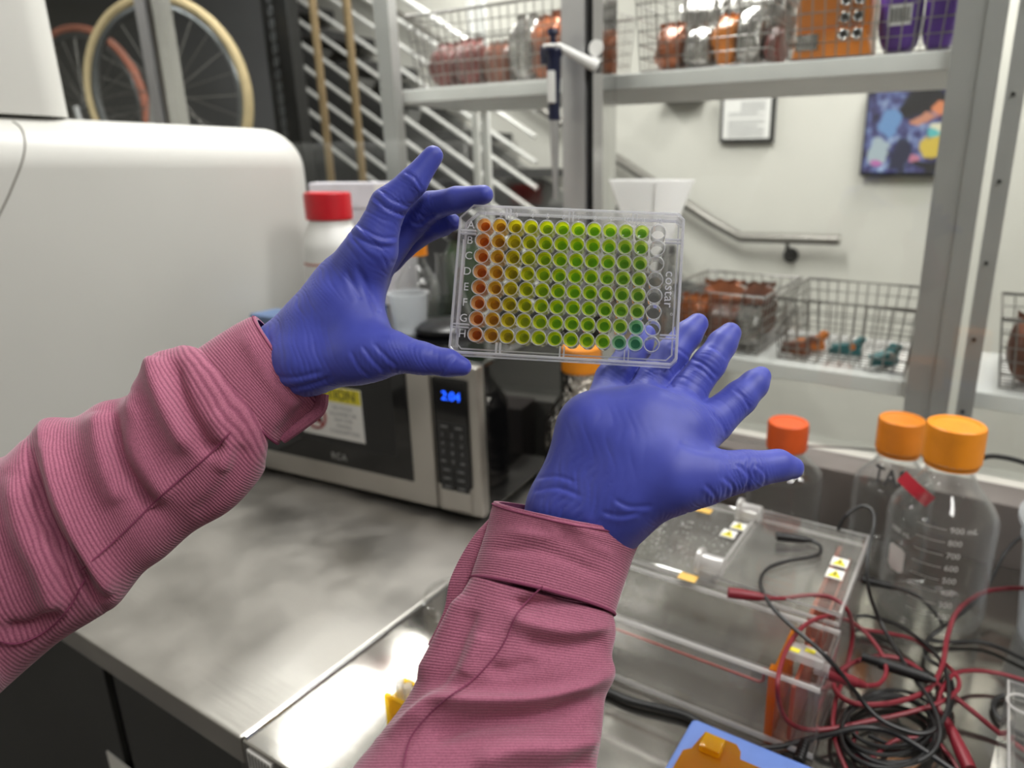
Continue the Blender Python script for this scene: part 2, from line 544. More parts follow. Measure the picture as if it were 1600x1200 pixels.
def tag(o, label, cat, group=None):
    o['label'] = label; o['category'] = cat
    if group:
        o['group'] = group
    return o


def struct(name, mb, m, parent=None):
    o = mkobj(name, mb, m, parent=parent, smooth=False)
    o['kind'] = 'structure'
    return o


def crom(pts, n=8, closed=False):
    """Catmull-Rom through points of any dimension"""
    p = np.array(pts, float); k = len(p); out = []
    for i in range(k if closed else k - 1):
        if closed:
            a, b, c, d = p[(i - 1) % k], p[i], p[(i + 1) % k], p[(i + 2) % k]
        else:
            a, b, c, d = p[max(i - 1, 0)], p[i], p[i + 1], p[min(i + 2, k - 1)]
        for j in range(n):
            t = j / n
            out.append(0.5 * (2 * b + (c - a) * t + (2 * a - 5 * b + 4 * c - d) * t * t + (3 * b - a - 3 * c + d) * t ** 3))
    if not closed:
        out.append(p[-1])
    return np.array(out)


_tc = {}


def text_geo(body, size, align='CENTER', extrude=0.0001, spacing=1.0, line=1.0):
    key = (body, size, align, extrude, spacing, line)
    if key in _tc:
        return _tc[key]
    cu = bpy.data.curves.new('lettering', 'FONT')
    cu.body = body; cu.size = size; cu.align_x = align; cu.align_y = 'CENTER'
    cu.extrude = extrude; cu.resolution_u = 3; cu.space_character = spacing; cu.space_line = line
    o = bpy.data.objects.new('lettering', cu); COL.objects.link(o)
    dg = bpy.context.evaluated_depsgraph_get()
    me = bpy.data.meshes.new_from_object(o.evaluated_get(dg))
    vs = [v.co[:] for v in me.vertices]; fs = [tuple(p.vertices) for p in me.polygons]
    bpy.data.objects.remove(o); bpy.data.curves.remove(cu); bpy.data.meshes.remove(me)
    _tc[key] = (vs, fs)
    return vs, fs


def add_text(mb, body, size, fn, mi=0, **kw):
    """fn maps text-plane (x, y, height) to space"""
    vs, fs = text_geo(body, size, **kw)
    mb.add([fn(*v) for v in vs], fs, mi)
    return mb


def plane_fn(o, u, v):
    o = np.array(o, float); u = np.array(u, float); v = np.array(v, float)
    u /= np.linalg.norm(u); v /= np.linalg.norm(v); n = np.cross(u, v)
    return lambda x, y, z: o + u * x + v * y + n * z


# ------------------------------------------------------------------ setting
struct('floor', MB().box(-7, 4, -3, 3.2, -0.1, 0), M['floor'])
struct('ceiling', MB().box(-7, 4, -3, 3.2, CEIL, CEIL + 0.1), M['ceil'])
WY = 2.5
struct('wall_back', MB().box(-7, 4, WY, WY + 0.1, 0, CEIL), M['wall'])
struct('wall_front', MB().box(-7, 4, -3, -2.9, 0, CEIL), M['wall'])
struct('wall_right', MB().box(3.2, 3.3, -2.9, WY, 0, CEIL), M['wall'])
struct('wall_left', MB().box(-6, -5.9, -2.9, WY, 0, CEIL), M['wall'])
struct('partition_dark', MB().box(-5.9, -2.47, 1.95, 2.03, 0, CEIL), M['wallgrey'])
for i, (x, y, sx, sy, pw) in enumerate(LAMPS):
    o = thing('ceiling_light', ['long ceiling light panel over the stair side', 'short ceiling light panel near the back wall',
               'ceiling light panel above the microwave bench', 'ceiling light panel above the bottles', 'added fill light panel near the front wall',
               'added fill light panel above the person', 'ceiling light panel beyond the white instrument'][i], 'ceiling light', (x, y, CEIL - 0.04), 'ceiling light panels')
    mb = MB()
    mb.box(x - sx / 2 - .03, x + sx / 2 + .03, y - sy / 2 - .03, y + sy / 2 + .03, CEIL - .04, CEIL)
    mkobj('frame', mb, M['white'], o, smooth=False)
    mkobj('diffuser', MB().box(x - sx / 2, x + sx / 2, y - sy / 2, y + sy / 2, CEIL - .048, CEIL - .04), emis('lamp_diffuser', (1, .98, .95, 1), 6), o, smooth=False)

# glass partition standing behind the benches: panes, mullions, sill
GY = 0.84
part_root = bpy.data.objects.new('window_1', None); COL.objects.link(part_root); part_root['kind'] = 'structure'
for (x0, x1) in ((-3.6, -1.47), (-1.445, -0.135), (-0.055, 1.9)):
    struct('pane', MB().box(x0, x1, GY + .028, GY + .034, 1.03, CEIL), M['glass'], part_root)


def mullion(x0, x1, gasket=True):
    w = x1 - x0
    struct('mullion', MB().box(x0, x0 + w * .58, GY, GY + .06, 1.03, CEIL), M['alu'], part_root)
    struct('gasket', MB().box(x0 + w * .58, x0 + w * .76, GY + .012, GY + .05, 1.03, CEIL), M['black'], part_root)
    struct('glass_edge_strip', MB().box(x0 + w * .76, x1, GY + .004, GY + .056, 1.03, CEIL), M['chrome'], part_root)


mullion(-0.137, -0.052)
mullion(-1.50, -1.425)
struct('trim_1', MB().box(-3.6, 1.9, GY - .01, GY + .07, 0.0, 1.028), M['wall'], part_root)

# ------------------------------------------------------------------ benches
t = thing('steel_bench', 'stainless steel bench under the microwave with dark front panels', 'bench', (-0.7, .4, 0))
mb = MB(); mb.rbox(-1.5, -0.001, 0, .752, ZT - .035, ZT, .004)
mkobj('bench_top', mb, M['steel'], t)
mb = MB()
for x0, x1 in ((-1.5, -.345), (-.318, -.03)):
    mb.box(x0, x1, .022, .04, .12, ZT - .036)
fp = mkobj('front_panel', mb, M['darkpanel'], t, smooth=False)
mkobj('post', MB().box(-.345, -.318, .028, .06, 0, ZT - .036), M['black'], t, smooth=False)
mkobj('side_panel', MB().box(-.03, -.004, .012, .74, 0, ZT - .036), M['steeldark'], t, smooth=False)
mb = MB(); mb.box(-.39, -.30, .0195, .0215, .65, .708)
lb = mkobj('label_sticker', mb, M['paper'], t, smooth=False)

t = thing('steel_bench', 'stainless steel bench holding the gel tanks and bottles', 'bench', (0.7, .4, 0))
mb = MB(); mb.rbox(.001, 1.7, 0, .752, ZT - .035, ZT - .001, .003)
mkobj('bench_top', mb, M['steelsmooth'], t)
mb = MB(); mb.tube([(.0035, .004, ZT), (.0035, .52, ZT)], .0026, 8)
mkobj('lip', mb, M['chrome'], t)
mkobj('front_panel', MB().box(.006, 1.7, .022, .04, .12, ZT - .036), M['darkpanel'], t, smooth=False)
mb = MB(); mb.box(.012, .05, -.0015, -.0003, ZT - .03, ZT - .006)
lb = mkobj('label_sticker', mb, M['paper'], t, smooth=False)
mb = MB()
for i in range(7):
    mb.box(.014 + i * .005, .0165 + i * .005, -.0019, -.0014, ZT - .027, ZT - .009)
mkobj('barcode', mb, M['ink'], t, parent=lb, smooth=False)
mb = MB(); mb.rbox(.0, 1.7, .754, .829, ZT - .03, 1.035, .003)
mkobj('backsplash', mb, M['splash'], t)

# ------------------------------------------------------------------ white instrument at the left
def rrect(y0, y1, z0, z1, rt, n=10):
    pts = [(y0, z0), (y1, z0)]
    for i in range(n + 1):
        a = PI / 2 * i / n
        pts.append((y1 - rt + rt * math.cos(a), z1 - rt + rt * math.sin(a)))
    pts.append((y0, z1))
    return pts


t = thing('lab_instrument', 'large white rounded laboratory instrument beside the microwave', 'instrument', (-1.0, .1, ZT))


def shell(x0, x1, y0, y1, z0, z1, rv, rb):
    """box with a rounded far vertical edge and top edges, made as stacked rounded outlines"""
    mb = MB(); nlev = 9; ring = None
    levels = [(z0, 0.0)] + [(z1 - rb + rb * math.sin(PI / 2 * i / nlev), rb * (1 - math.cos(PI / 2 * i / nlev))) for i in range(nlev + 1)]
    vs = []; npt = 0
    for z, ins in levels:
        pts = []
        a0, a1, b0, b1 = x0 + ins, x1 - ins, y0 + ins, y1 - ins
        rr = max(rv - ins, .004)
        for cx, cy, st in ((a1 - rr, b1 - rr, 0), (a0 + rr, b1 - rr, 1), (a0 + rr, b0 + rr, 2), (a1 - rr, b0 + rr, 3)):
            for i in range(9):
                a = PI / 2 * (st + i / 8)
                pts.append((cx + rr * math.cos(a), cy + rr * math.sin(a), z))
        npt = len(pts); vs += pts
    fs = []
    for l in range(len(levels) - 1):
        for i in range(npt):
            fs.append((l * npt + i, l * npt + (i + 1) % npt, (l + 1) * npt + (i + 1) % npt, (l + 1) * npt + i))
    fs.append(tuple(range((len(levels) - 1) * npt, len(levels) * npt)))
    fs.append(tuple(reversed(range(npt))))
    return mb.add(vs, fs)


mkobj('body', shell(-1.4, -.6, -.9, .655, ZT + .001, 1.572, .07, .075), M['shellwhite'], t, angle=60)
mkobj('tower', shell(-1.25, -.64, -.8, .262, 1.573, 2.35, .05, .05), M['shellwhite'], t, angle=60)
# curved panel seam: shallow dark gap following the face
seam = []
for (px, py) in [(40, 188), (46, 198), (46, 212), (42, 232), (34, 256), (22, 286), (8, 318), (-20, 372)]:
    p = Xp(px, py, -.5996); seam.append((-.5996 if p[2] < 1.50 else -.5996 - max(0, .075 - math.sqrt(max(0, .075 ** 2 - (p[2] - 1.497) ** 2))), p[1], min(p[2], 1.571)))
mkobj('seam', MB().tube(crom(seam, 6), .0011, 6), M['groove'], t)

# ------------------------------------------------------------------ microwave
MWL = Z(395, 735, ZT); MWR = Z(757, 822, ZT)
mwx = (MWR - MWL); mww = float(np.linalg.norm(mwx)); mwx /= mww; mwy = np.array([-mwx[1], mwx[0], 0])
MWH = .268; MWD = .335
mo = np.array([MWL[0], MWL[1], ZT])


def mwf(v):
    return mo + mwx * v[0] + mwy * v[1] + np.array([0, 0, v[2]])


mc = mwf(np.array([mww / 2, MWD / 2, 0]))
t = thing('microwave_oven', 'black and stainless microwave oven with a caution sign on its door', 'microwave', mc)
W_ = mww


def mwpart(name, mb, m, parent=None, smooth=None):
    mb.xf(mwf)
    return mkobj(name, mb, m, t, parent=parent, smooth=smooth)


mwpart('casing', MB().rbox(.002, W_ - .002, .022, MWD, .012, MWH, .006), M['blackgloss'])
for fx in (.04, W_ - .04):
    for fy in (.05, MWD - .04):
        mwpart('foot', MB().cyl((fx, fy, 0), (fx, fy, .013), .013, .015, 14), M['black'])
door = mwpart('door', MB().rbox(0, W_ * .826, 0, .022, .012, MWH, .005), M['steel'])
wx0, wx1, wz0, wz1 = .03, W_ * .742, .052, MWH - .012
mwpart('door_glass', MB().rbox(wx0, wx1, -.0022, .004, wz0, wz1, .003), M['blackgloss'], door)
mwpart('window_mesh', MB().rbox(wx0 + .05, wx1 - .03, -.0028, .0, wz0 + .04, wz1 - .02, .002), M['black'], door)
mb = MB(); add_text(mb, 'RCA', .017, plane_fn((W_ * .435, -.0024, wz0 + .018), (1, 0, 0), (0, 0, 1)), spacing=1.1)
mwpart('lettering', mb, M['alu'], door, smooth=False)
# caution sign
sx, sz = .152, .106
sg = mwpart('caution_sign', MB().box(sx, sx + .140, -.0036, -.0026, sz, sz + .095), M['paper'], door, smooth=False)
mb = MB(); mb.box(sx + .001, sx + .139, -.0041, -.0035, sz + .068, sz + .094, 0)
add_text(mb, 'CAUTION', .026, plane_fn((sx + .070, -.0044, sz + .081), (1, 0, 0), (0, 0, 1)), 1)
add_text(mb, 'NO FOOD\nALLOWED OR\nNOT FOR\nHUMAN\nCONSUMPTION', .0092, plane_fn((sx + .097, -.0040, sz + .035), (1, 0, 0), (0, 0, 1)), 2, line=1.2)
cxs, czs = sx + .033, sz + .036
mb.tube([(cxs + .023 * math.cos(a), -.0042, czs + .023 * math.sin(a)) for a in np.linspace(0, 2 * PI, 28, endpoint=False)], .0022, 6, 3, closed=True)
mb.prism([(-.014, -.011), (.013, -.012), (.015, -.004), (.003, .0), (.001, .012), (-.008, .014), (-.012, .002)], 0, .0006, 4, lambda x, y, z: np.array([cxs + x, -.0038 - z, czs + y]))
mb.tube([(cxs - .016, -.0046, czs + .016), (cxs + .016, -.0046, czs - .016)], .002, 6, 3)
mb.xf(mwf)
so = mkobj('sign_print', mb, [M['yellow'], M['ink'], M['greyink'], M['prohib'], M['ink']], t, parent=door, smooth=False)
# control panel
pan = mwpart('control_panel', MB().rbox(W_ * .830, W_, -.001, .022, .012, MWH, .006), M['steel'])
px0, px1 = W_ * .842, W_ * .966
mwpart('panel_glass', MB().rbox(px0, px1, -.0035, .0, .062, MWH - .022, .004), M['blackgloss'], pan)
mb = MB(); add_text(mb, '2:04', .021, plane_fn(((px0 + px1) / 2 + .002, -.0038, MWH - .052), (1, 0, 0), (.08, 0, 1)), spacing=1.0)
mwpart('display_digits', mb, M['blueled'], pan, smooth=False)
mwpart('release_button', MB().rbox(px0 + .002, px1 - .002, -.004, .001, .017, .055, .004), M['steel'], pan)
keys = ['', '', '1', '2', '3', '4', '5', '6', '7', '8', '9', '', '0', '']
kz = MWH - .096; kw = (px1 - px0 - .012) / 3
kb = plain('key_black', rgb(30, 30, 32), 0.35)
row = 0
lets = MB()
for rr, rowk in enumerate([['a', 'b'], ['1', '2', '3'], ['4', '5', '6'], ['7', '8', '9'], ['c', '0', 'd'], ['e', 'f'], ['g', 'h'], ['i', 'j']]):
    n = len(rowk); wdt = (px1 - px0 - .010) / n
    for i, kchar in enumerate(rowk):
        x0 = px0 + .005 + i * wdt
        z1 = kz - rr * .0150
        mwpart('key', MB().rbox(x0 + .0008, x0 + wdt - .0008, -.0046, -.0030, z1 - .0132, z1, .0006, seg=1), kb, pan)
        if kchar.isdigit():
            add_text(lets, kchar, .009, plane_fn((x0 + wdt / 2, -.0048, z1 - .0066), (1, 0, 0), (0, 0, 1)))
        else:
            lets.box(x0 + wdt * .28, x0 + wdt * .72, -.0050, -.0046, z1 - .0080, z1 - .0060)
lets.xf(mwf); mkobj('key_print', lets, M['greyink'], t, parent=pan, smooth=False)

MZ = ZT + MWH + .001   # top of the microwave


# ------------------------------------------------------------------ bottles
def cap_mb(c, r, z0, z1, n=56, ridge=0.028):
    mb = MB()
    mb.lathe([(r * .97, z0), (r, z0 + .002), (r, z0 + .003)], c, n)
    mb.lathe([(r, z0 + .003), (r, z1 - .004), (r * .97, z1 - .0012)], c, n, ridge=-ridge)
    mb.lathe([(r * .97, z1 - .0012), (r * .93, z1), (r * .80, z1), (r * .78, z1 - .0012), (0.0001, z1 - .0012)], c, n)
    return mb


def bottle_profile(r, h, rn, hs, hn, th=.0025):
    """outer then inner outline of a round bottle: body radius r, shoulder start hs, neck start hn, top h"""
    out = [(0.0001, .004), (r * .72, .001), (r * .88, 0), (r * .96, .004), (r, .014), (r, hs)]
    for i in range(1, 9):
        a = i / 8
        out.append((r + (rn - r) * (0.5 - 0.5 * math.cos(PI * a)) ** .9, hs + (hn - hs) * a))
    out += [(rn, h)]
    return out


def lab_bottle(name, label, c, r, h, rn, hs, hn, capm, capr, capz0, capz1, glass=None, group=None, ring=True):
    c = np.array(c, float)
    t = thing(name, label, 'bottle', c, group)
    pr = bottle_profile(r, h, rn, hs, hn)
    mb = MB(); mb.lathe(pr, c, 48); mb.lathe([(max(q[0] - .0028, .0001), q[1] + (.004 if q[1] < .02 else 0)) for q in pr], c, 48)
    mkobj('body', mb, glass or M['bottleglass'], t, angle=80)
    mkobj('cap', cap_mb(c, capr, capz0, capz1), capm, t)
    if ring:
        mb = MB(); mb.lathe([(rn + .0005, capz0 - .006), (rn + .004, capz0 - .005), (rn + .004, capz0 - .001), (rn + .0005, capz0)], c, 32)
        mkobj('pour_ring', mb, capm, t)
    return t


def wrap_fn(c, rfn, ang0, z0, lift=.0004, tilt=0.0):
    """text plane wrapped on a round bottle: x runs round it, y up"""
    def fn(x, y, z):
        yy = y + x * tilt
        zz = z0 + yy; r = rfn(zz) + lift + z
        a = ang0 + x / r
        return np.array([c[0] + r * math.cos(a), c[1] + r * math.sin(a), c[2] + zz])
    return fn


def cam_ang(c):
    return math.atan2(CAM[1] - c[1], CAM[0] - c[0])


# one-litre bottle with the scale
c1 = np.array([.588, .586, ZT]); a1 = cam_ang(c1)
B1 = dict(r=.064, h=.235, rn=.027, hs=.138, hn=.207)
t = lab_bottle('reagent_bottle', 'empty clear glass bottle with a printed white volume scale and bright orange cap', c1, B1['r'], B1['h'], B1['rn'], B1['hs'], B1['hn'], M['orangecap'], .034, .213, .261)
mb = MB(); rf = lambda z: B1['r']
for i, n in enumerate(['900 mL', '800', '700', '600', '500', '400', '300', '200']):
    z = .150 - i * .0168
    fn = wrap_fn(c1, rf, a1, z, .0006)
    add_text(mb, n, .0105, lambda x, y, q, f=fn: f(x + .010, y, q), align='LEFT')
    for k in range(6):
        xs = -.026 + k * .0055
        mb.add([fn(xs, -.0004, 0), fn(xs + .0055, -.0004, 0), fn(xs + .0055, .0004, 0), fn(xs, .0004, 0)], [(0, 1, 2, 3)])
fn = wrap_fn(c1, rf, a1, .118, .0006)
add_text(mb, '1000 mL', .009, lambda x, y, q, f=fn: f(x - .048, y + .008, q))
mkobj('printed_scale', mb, M['print'], t, smooth=False)
mb = MB(); fn = wrap_fn(c1, rf, a1, .088, .0006)
for k in range(5):
    x0, x1 = -.062 + k * .0052, -.062 + (k + 1) * .0052
    hh0 = .017 - (.004 if k == 0 else 0); hh1 = .017 - (.004 if k == 4 else 0)
    mb.add([fn(x0, -hh0, 0), fn(x1, -hh1, 0), fn(x1, hh1, 0), fn(x0, hh0, 0)], [(0, 1, 2, 3)])
mkobj('marking_spot', mb, M['print'], t, smooth=False)


def shoulder_r(B):
    pr = bottle_profile(B['r'], B['h'], B['rn'], B['hs'], B['hn'])
    zs = [q[1] for q in pr[3:]]; rs = [q[0] for q in pr[3:]]
    return lambda z: float(np.interp(z, zs, rs))


s1 = shoulder_r(B1); mb = MB()
aT = a1 - .86; rT = s1(.178) + .004; aN = a1 - .25
pT = c1 + np.array([rT * math.cos(aT), rT * math.sin(aT), .178]); uT = np.array([-math.sin(aN), math.cos(aN), -.62]); uT /= np.linalg.norm(uT)
nT = np.array([math.cos(aN), math.sin(aN), .2]); vT = np.cross(nT, uT); vT /= np.linalg.norm(vT); nT = np.cross(uT, vT)
q4 = []
for k in range(7):
    x = -.022 + .044 * k / 6; bow = .0025 * math.cos(PI * k / 6 - PI / 2)
    q4 += [pT + uT * x - vT * .0085 + nT * bow, pT + uT * x + vT * .0085 + nT * bow]
mb.add(q4 + [v - nT * .0004 for v in q4], [(2 * k, 2 * k + 2, 2 * k + 3, 2 * k + 1) for k in range(6)] + [(14 + 2 * k, 15 + 2 * k, 17 + 2 * k, 16 + 2 * k) for k in range(6)])
mkobj('red_tape', mb, M['redtape'], t, smooth=False)
mb = MB()
for i in range(150):   # condensation on the shoulder
    z = rng.uniform(.135, .205); a = a1 + rng.uniform(-1.3, 1.1); r = s1(z)
    p = c1 + np.array([r * math.cos(a), r * math.sin(a), z]); q = p + np.array([math.cos(a), math.sin(a), .1]) * .0009
    mb.cyl(p, q, rng.uniform(.0006, .0016), .0003, 6)
o = mkobj('water_drops', mb, M['bottleglass'], t); o['kind'] = 'stuff'

c2 = np.array([.519, .694, ZT]); a2 = cam_ang(c2)
B2 = dict(r=.055, h=.196, rn=.025, hs=.118, hn=.166)
t = lab_bottle('reagent_bottle', 'clear bottle with handwritten TAE and an amber orange cap behind the scaled bottle', c2, B2['r'], B2['h'], B2['rn'], B2['hs'], B2['hn'], M['orangecap2'], .0315, .172, .220)
mb = MB(); fn = wrap_fn(c2, shoulder_r(B2), a2, .142, .0016)
for dx in (-.0007, 0, .0007):
    add_text(mb, 'TAE', .027, lambda x, y, q, f=fn, dx=dx: f(x - .006 + dx, y + dx * .6, q))
mkobj('handwriting', mb, M['ink'], t, smooth=False)

c3 = np.array([.362, .692, ZT])
lab_bottle('reagent_bottle', 'clear bottle with a red orange cap behind the gloved thumb', c3, .058, .160, .026, .100, .142, M['redorange'], .031, .142, .186, ring=False)

# foil-wrapped bottle behind the plate
c4 = np.array([.035, .62, ZT])
t = thing('foil_wrapped_bottle', 'foil wrapped bottle with an orange cap beside the microwave', 'bottle', c4)
pr = bottle_profile(.062, .245, .03, .145, .215)
mb = MB(); vs_ = MB().lathe(pr, (0, 0, 0), 72)
for v in vs_.v:
    v = np.array(v); a = math.atan2(v[1], v[0])
    k = 1 + .035 * math.sin(a * 9 + v[2] * 160) * math.sin(v[2] * 95 + a * 3) + .02 * math.sin(a * 23 - v[2] * 240)
    mb.v.append((c4[0] + v[0] * k, c4[1] + v[1] * k, c4[2] + v[2]))
mb.f = vs_.f; mb.m = vs_.m
mkobj('foil_wrap', mb, M['foil'], t, angle=25)
mkobj('cap', cap_mb(c4, .033, .238, .279), M['orangecap'], t)

# tall clear bottle with the funnel in it
c5 = np.array([.12, .695, ZT])
t = thing('media_bottle', 'tall clear bottle under the white funnel behind the plate', 'bottle', c5)
mb = MB(); pr = bottle_profile(.05, .445, .03, .33, .40); mb.lathe(pr, c5, 40); mb.lathe([(max(a - .003, .0001), b + (.004 if b < .02 else 0)) for a, b in pr], c5, 40)
mkobj('body', mb, M['bottleglass'], t, angle=80)
fz = ZT + .447
fu = thing('funnel', 'white plastic funnel with a wide flat rim above the plate', 'funnel', (c5[0], c5[1], fz))
mb = MB()
mb.lathe([(.010, -.05), (.013, -.02), (.032, 0.003), (.0655, .092), (.067, .0925), (.067, .0945), (.0635, .094), (.030, .008), (.0095, -.018), (.008, -.05)], (c5[0], c5[1], fz), 48, closed=True)
mkobj('cone', mb, M['funnel'], fu)
mb = MB()
for k in range(4):
    a = PI / 2 * k + .5
    mb.tube([(c5[0] + (r_ + .001) * math.cos(a), c5[1] + (r_ + .001) * math.sin(a), fz + z_) for r_, z_ in ((.032, .003), (.062, .09))], .0014, 6)
mkobj('rib', mb, M['white'], fu)

# bucket at the right edge
cb = np.array([.775, .60, ZT])
t = thing('plastic_beaker', 'milky translucent plastic tub at the right end of the bench', 'tub', cb)
mb = MB(); mb.lathe([(.0001, .002), (.078, 0), (.086, .004), (.100, .150), (.107, .152), (.107, .158), (.098, .158), (.083, .008), (.0001, .006)], cb, 56)
mkobj('wall', mb, M['pp'], t, angle=50)
mb = MB(); mb.lathe([(.0985, .128), (.1005, .129), (.1008, .131), (.0988, .132)], cb, 56)
mkobj('rib', mb, M['pp'], t)

# things standing on the microwave
c6 = P(515, 340, 1.255); c6[2] = MZ
zt6 = P(518, 300, 1.255)[2] - MZ; zb6 = P(518, 341, 1.255)[2] - MZ
t = thing('reagent_bottle', 'white plastic bottle with a bright red screw cap', 'bottle', c6)
mb = MB(); mb.lathe([(.0001, 0), (.046, 0), (.050, .004), (.051, .01), (.051, zb6 - .055), (.049, zb6 - .04), (.040, zb6 - .015), (.036, zb6 - .004), (.033, zb6 + .002), (.033, zb6 + .03), (.0001, zb6 + .03)], c6, 48)
mkobj('body', mb, M['white'], t, angle=60)
mkobj('cap', cap_mb(c6, .041, zb6 - .002, zt6, ridge=.02), M['redcap'], t)
mb = MB(); mb.lathe([(.0514, .02), (.0518, .021), (.0518, zb6 - .075), (.0514, zb6 - .074)], c6, 48)
lw = mkobj('label_band', mb, M['paper'], t)
mb = MB(); mb.lathe([(.0520, zb6 - .082), (.0523, zb6 - .0815), (.0523, zb6 - .078), (.0520, zb6 - .0775)], c6, 48)
mkobj('label_stripe', mb, plain('pale_red_print', rgb(196, 140, 128), .6), t, parent=lw)

# carton behind it
bl = P(482, 286, 1.40); br = P(640, 283, 1.44)
t = thing('carton', 'pale grey carton standing behind the red capped bottle', 'box', (-.49, .72, MZ))
bx = br - bl; bx[2] = 0; bw = float(np.linalg.norm(bx)); bx /= bw; by = np.array([-bx[1], bx[0], 0])
zc = bl[2] - MZ
cf = lambda v: np.array([bl[0], bl[1], MZ]) + bx * v[0] + by * v[1] + np.array([0, 0, v[2]])
mb = MB(); mb.rbox(0, bw, 0, .10, 0, zc, .002); mb.xf(cf)
mkobj('carton_body', mb, plain('carton_grey', rgb(206, 204, 210), .7), t)
mb = MB(); mb.box(0, bw, -.0015, .0, zc - .05, zc - .003); mb.xf(cf)
mkobj('flap', mb, plain('carton_flap', rgb(214, 212, 218), .7), t, smooth=False)
mb = MB(); mb.box(bw * .64, bw * .84, -.0028, -.0016, zc - .075, zc - .004); mb.xf(cf)
lab = mkobj('label_sticker', mb, M['paper'], t, smooth=False)
mb = MB()
for i in range(4):
    mb.box(bw * .67 + i * .008, bw * .67 + i * .008 + .004, -.0034, -.0027, zc - .062 - i * .002, zc - .018)
mb.xf(cf); mkobj('label_print', mb, M['bluepl'], t, parent=lab, smooth=False)

# orange capped clear bottle, beaker, flask, spatula behind the left glove
cA = P(648, 400, 1.30); cA[2] = MZ
zA = P(655, 376, 1.30)[2] - MZ; zA0 = P(655, 394, 1.30)[2] - MZ
lab_bottle('reagent_bottle', 'small clear bottle with an orange cap behind the left glove', cA, .042, zA0 + .004, .020, zA0 - .065, zA0 - .012, M['orangecap'], .0235, zA0, zA)
cB = Z(642, 519, MZ); 
t = thing('plastic_beaker', 'small frosted plastic beaker in front of the clear bottle on the microwave', 'beaker', cB)
mb = MB(); mb.lathe([(.0001, .001), (.027, 0), (.029, .003), (.034, .070), (.0375, .072), (.0375, .074), (.033, .074), (.027, .005), (.0001, .004)], cB, 40)
mkobj('wall', mb, M['pp'], t, angle=50)
cC = P(700, 480, 1.36); cC[2] = MZ
t = thing('conical_flask', 'clear conical flask with dark green liquid beside the plate', 'flask', cC)
mb = MB(); prf = [(.0001, .001), (.040, 0), (.046, .006), (.044, .02), (.020, .095), (.018, .125), (.021, .128)]
mb.lathe(prf, cC, 40); mb.lathe([(max(a - .002, .0001), b + .002) for a, b in prf], cC, 40)
mkobj('body', mb, M['bottleglass'], t, angle=60)
mb = MB(); mb.lathe([(.0001, .004), (.038, .004), (.0425, .009), (.036, .040), (.0001, .040)], cC, 32)
mkobj('liquid', mb, clear('dark_green_liquid', (.16, .25, .14), 1.33, .05, .2, (.05, .1, .04)), t)
cD = P(725, 420, 1.42); cD[2] = MZ
t = thing('reagent_jar', 'dark green glass jar half hidden behind the plate corner', 'jar', cD)
mb = MB(); mb.lathe([(.0001, 0), (.036, 0), (.040, .004), (.040, .115), (.030, .138), (.028, .15), (.0001, .15)], cD, 40)
mkobj('body', mb, plain('green_glass', rgb(52, 74, 48), .12), t, angle=60)
mkobj('lid', MB().lathe([(.031, .150), (.033, .152), (.033, .168), (.030, .171), (.0001, .171)], cD, 32), M['black'], t)
pS = P(598, 470, 1.22); pS[2] = MZ
t = thing('plastic_scoop', 'blue plastic scoop standing behind the left glove', 'scoop', pS)
mb = MB(); top = P(597, 452, 1.22); bot = np.array([pS[0], pS[1], MZ + .004])
mb.tube([bot + (top - bot) * f for f in (0, .1, .25, .4, .7, 1.0)], [.008, .010, .007, .004, .0035, .003], 10)
mkobj('scoop_body', mb, M['bluepl'], t)
t = thing('tool_tray', 'pale blue tray on the microwave beside the white instrument', 'tray', P(425, 475, 1.25))
q0 = P(405, 478, 1.24)
mb = MB(); mb.rbox(q0[0] - .02, q0[0] + .06, q0[1] - .01, q0[1] + .05, MZ, MZ + .035, .004)
mkobj('tray_body', mb, M['greyblue'], t)
t['base'] = t['base'][:]
# lid of the scale pan on the microwave, right behind the glove
cE = Z(672, 522, MZ)
t = thing('round_lid', 'black round lid lying on the microwave behind the left glove', 'lid', cE)
mb = MB(); mb.lathe([(.0001, .0), (.050, 0), (.056, .004), (.056, .012), (.045, .020), (.0001, .024)], cE + np.array([.01, .03, 0]), 40)
mkobj('lid_body', mb, M['black'], t)


# ------------------------------------------------------------------ gel tanks
def clear_box(x0, x1, y0, y1, z0, z1, th):
    mb = MB()
    mb.box(x0, x1, y0, y0 + th, z0, z1); mb.box(x0, x1, y1 - th, y1, z0, z1)
    mb.box(x0, x0 + th, y0 + th, y1 - th, z0, z1); mb.box(x1 - th, x1, y0 + th, y1 - th, z0, z1)
    mb.box(x0 + th, x1 - th, y0 + th, y1 - th, z0, z0 + th)
    return mb


def edges(x0, x1, y0, y1, z, r):
    mb = MB()
    mb.tube([(x0, y0, z), (x1, y0, z), (x1, y1, z), (x0, y1, z)], r, 6, closed=True)
    return mb


def plug(mb, p, d, r=.0052, L=.038, mi=0):
    p = np.array(p, float); d = np.array(d, float); d /= np.linalg.norm(d)
    mb.cyl(p, p + d * L * .3, r * 1.05, r * 1.1, 14, mi)
    mb.cyl(p + d * L * .3, p + d * L * .75, r * 1.1, r * .85, 14, mi)
    for k in range(4):
        mb.cyl(p + d * L * (.75 + .06 * k), p + d * L * (.78 + .06 * k), r * (.8 - .06 * k), r * (.8 - .06 * k), 12, mi)
    mb.cyl(p + d * L * .75, p + d * L * 1.0, r * .6, r * .45, 12, mi)
    return mb


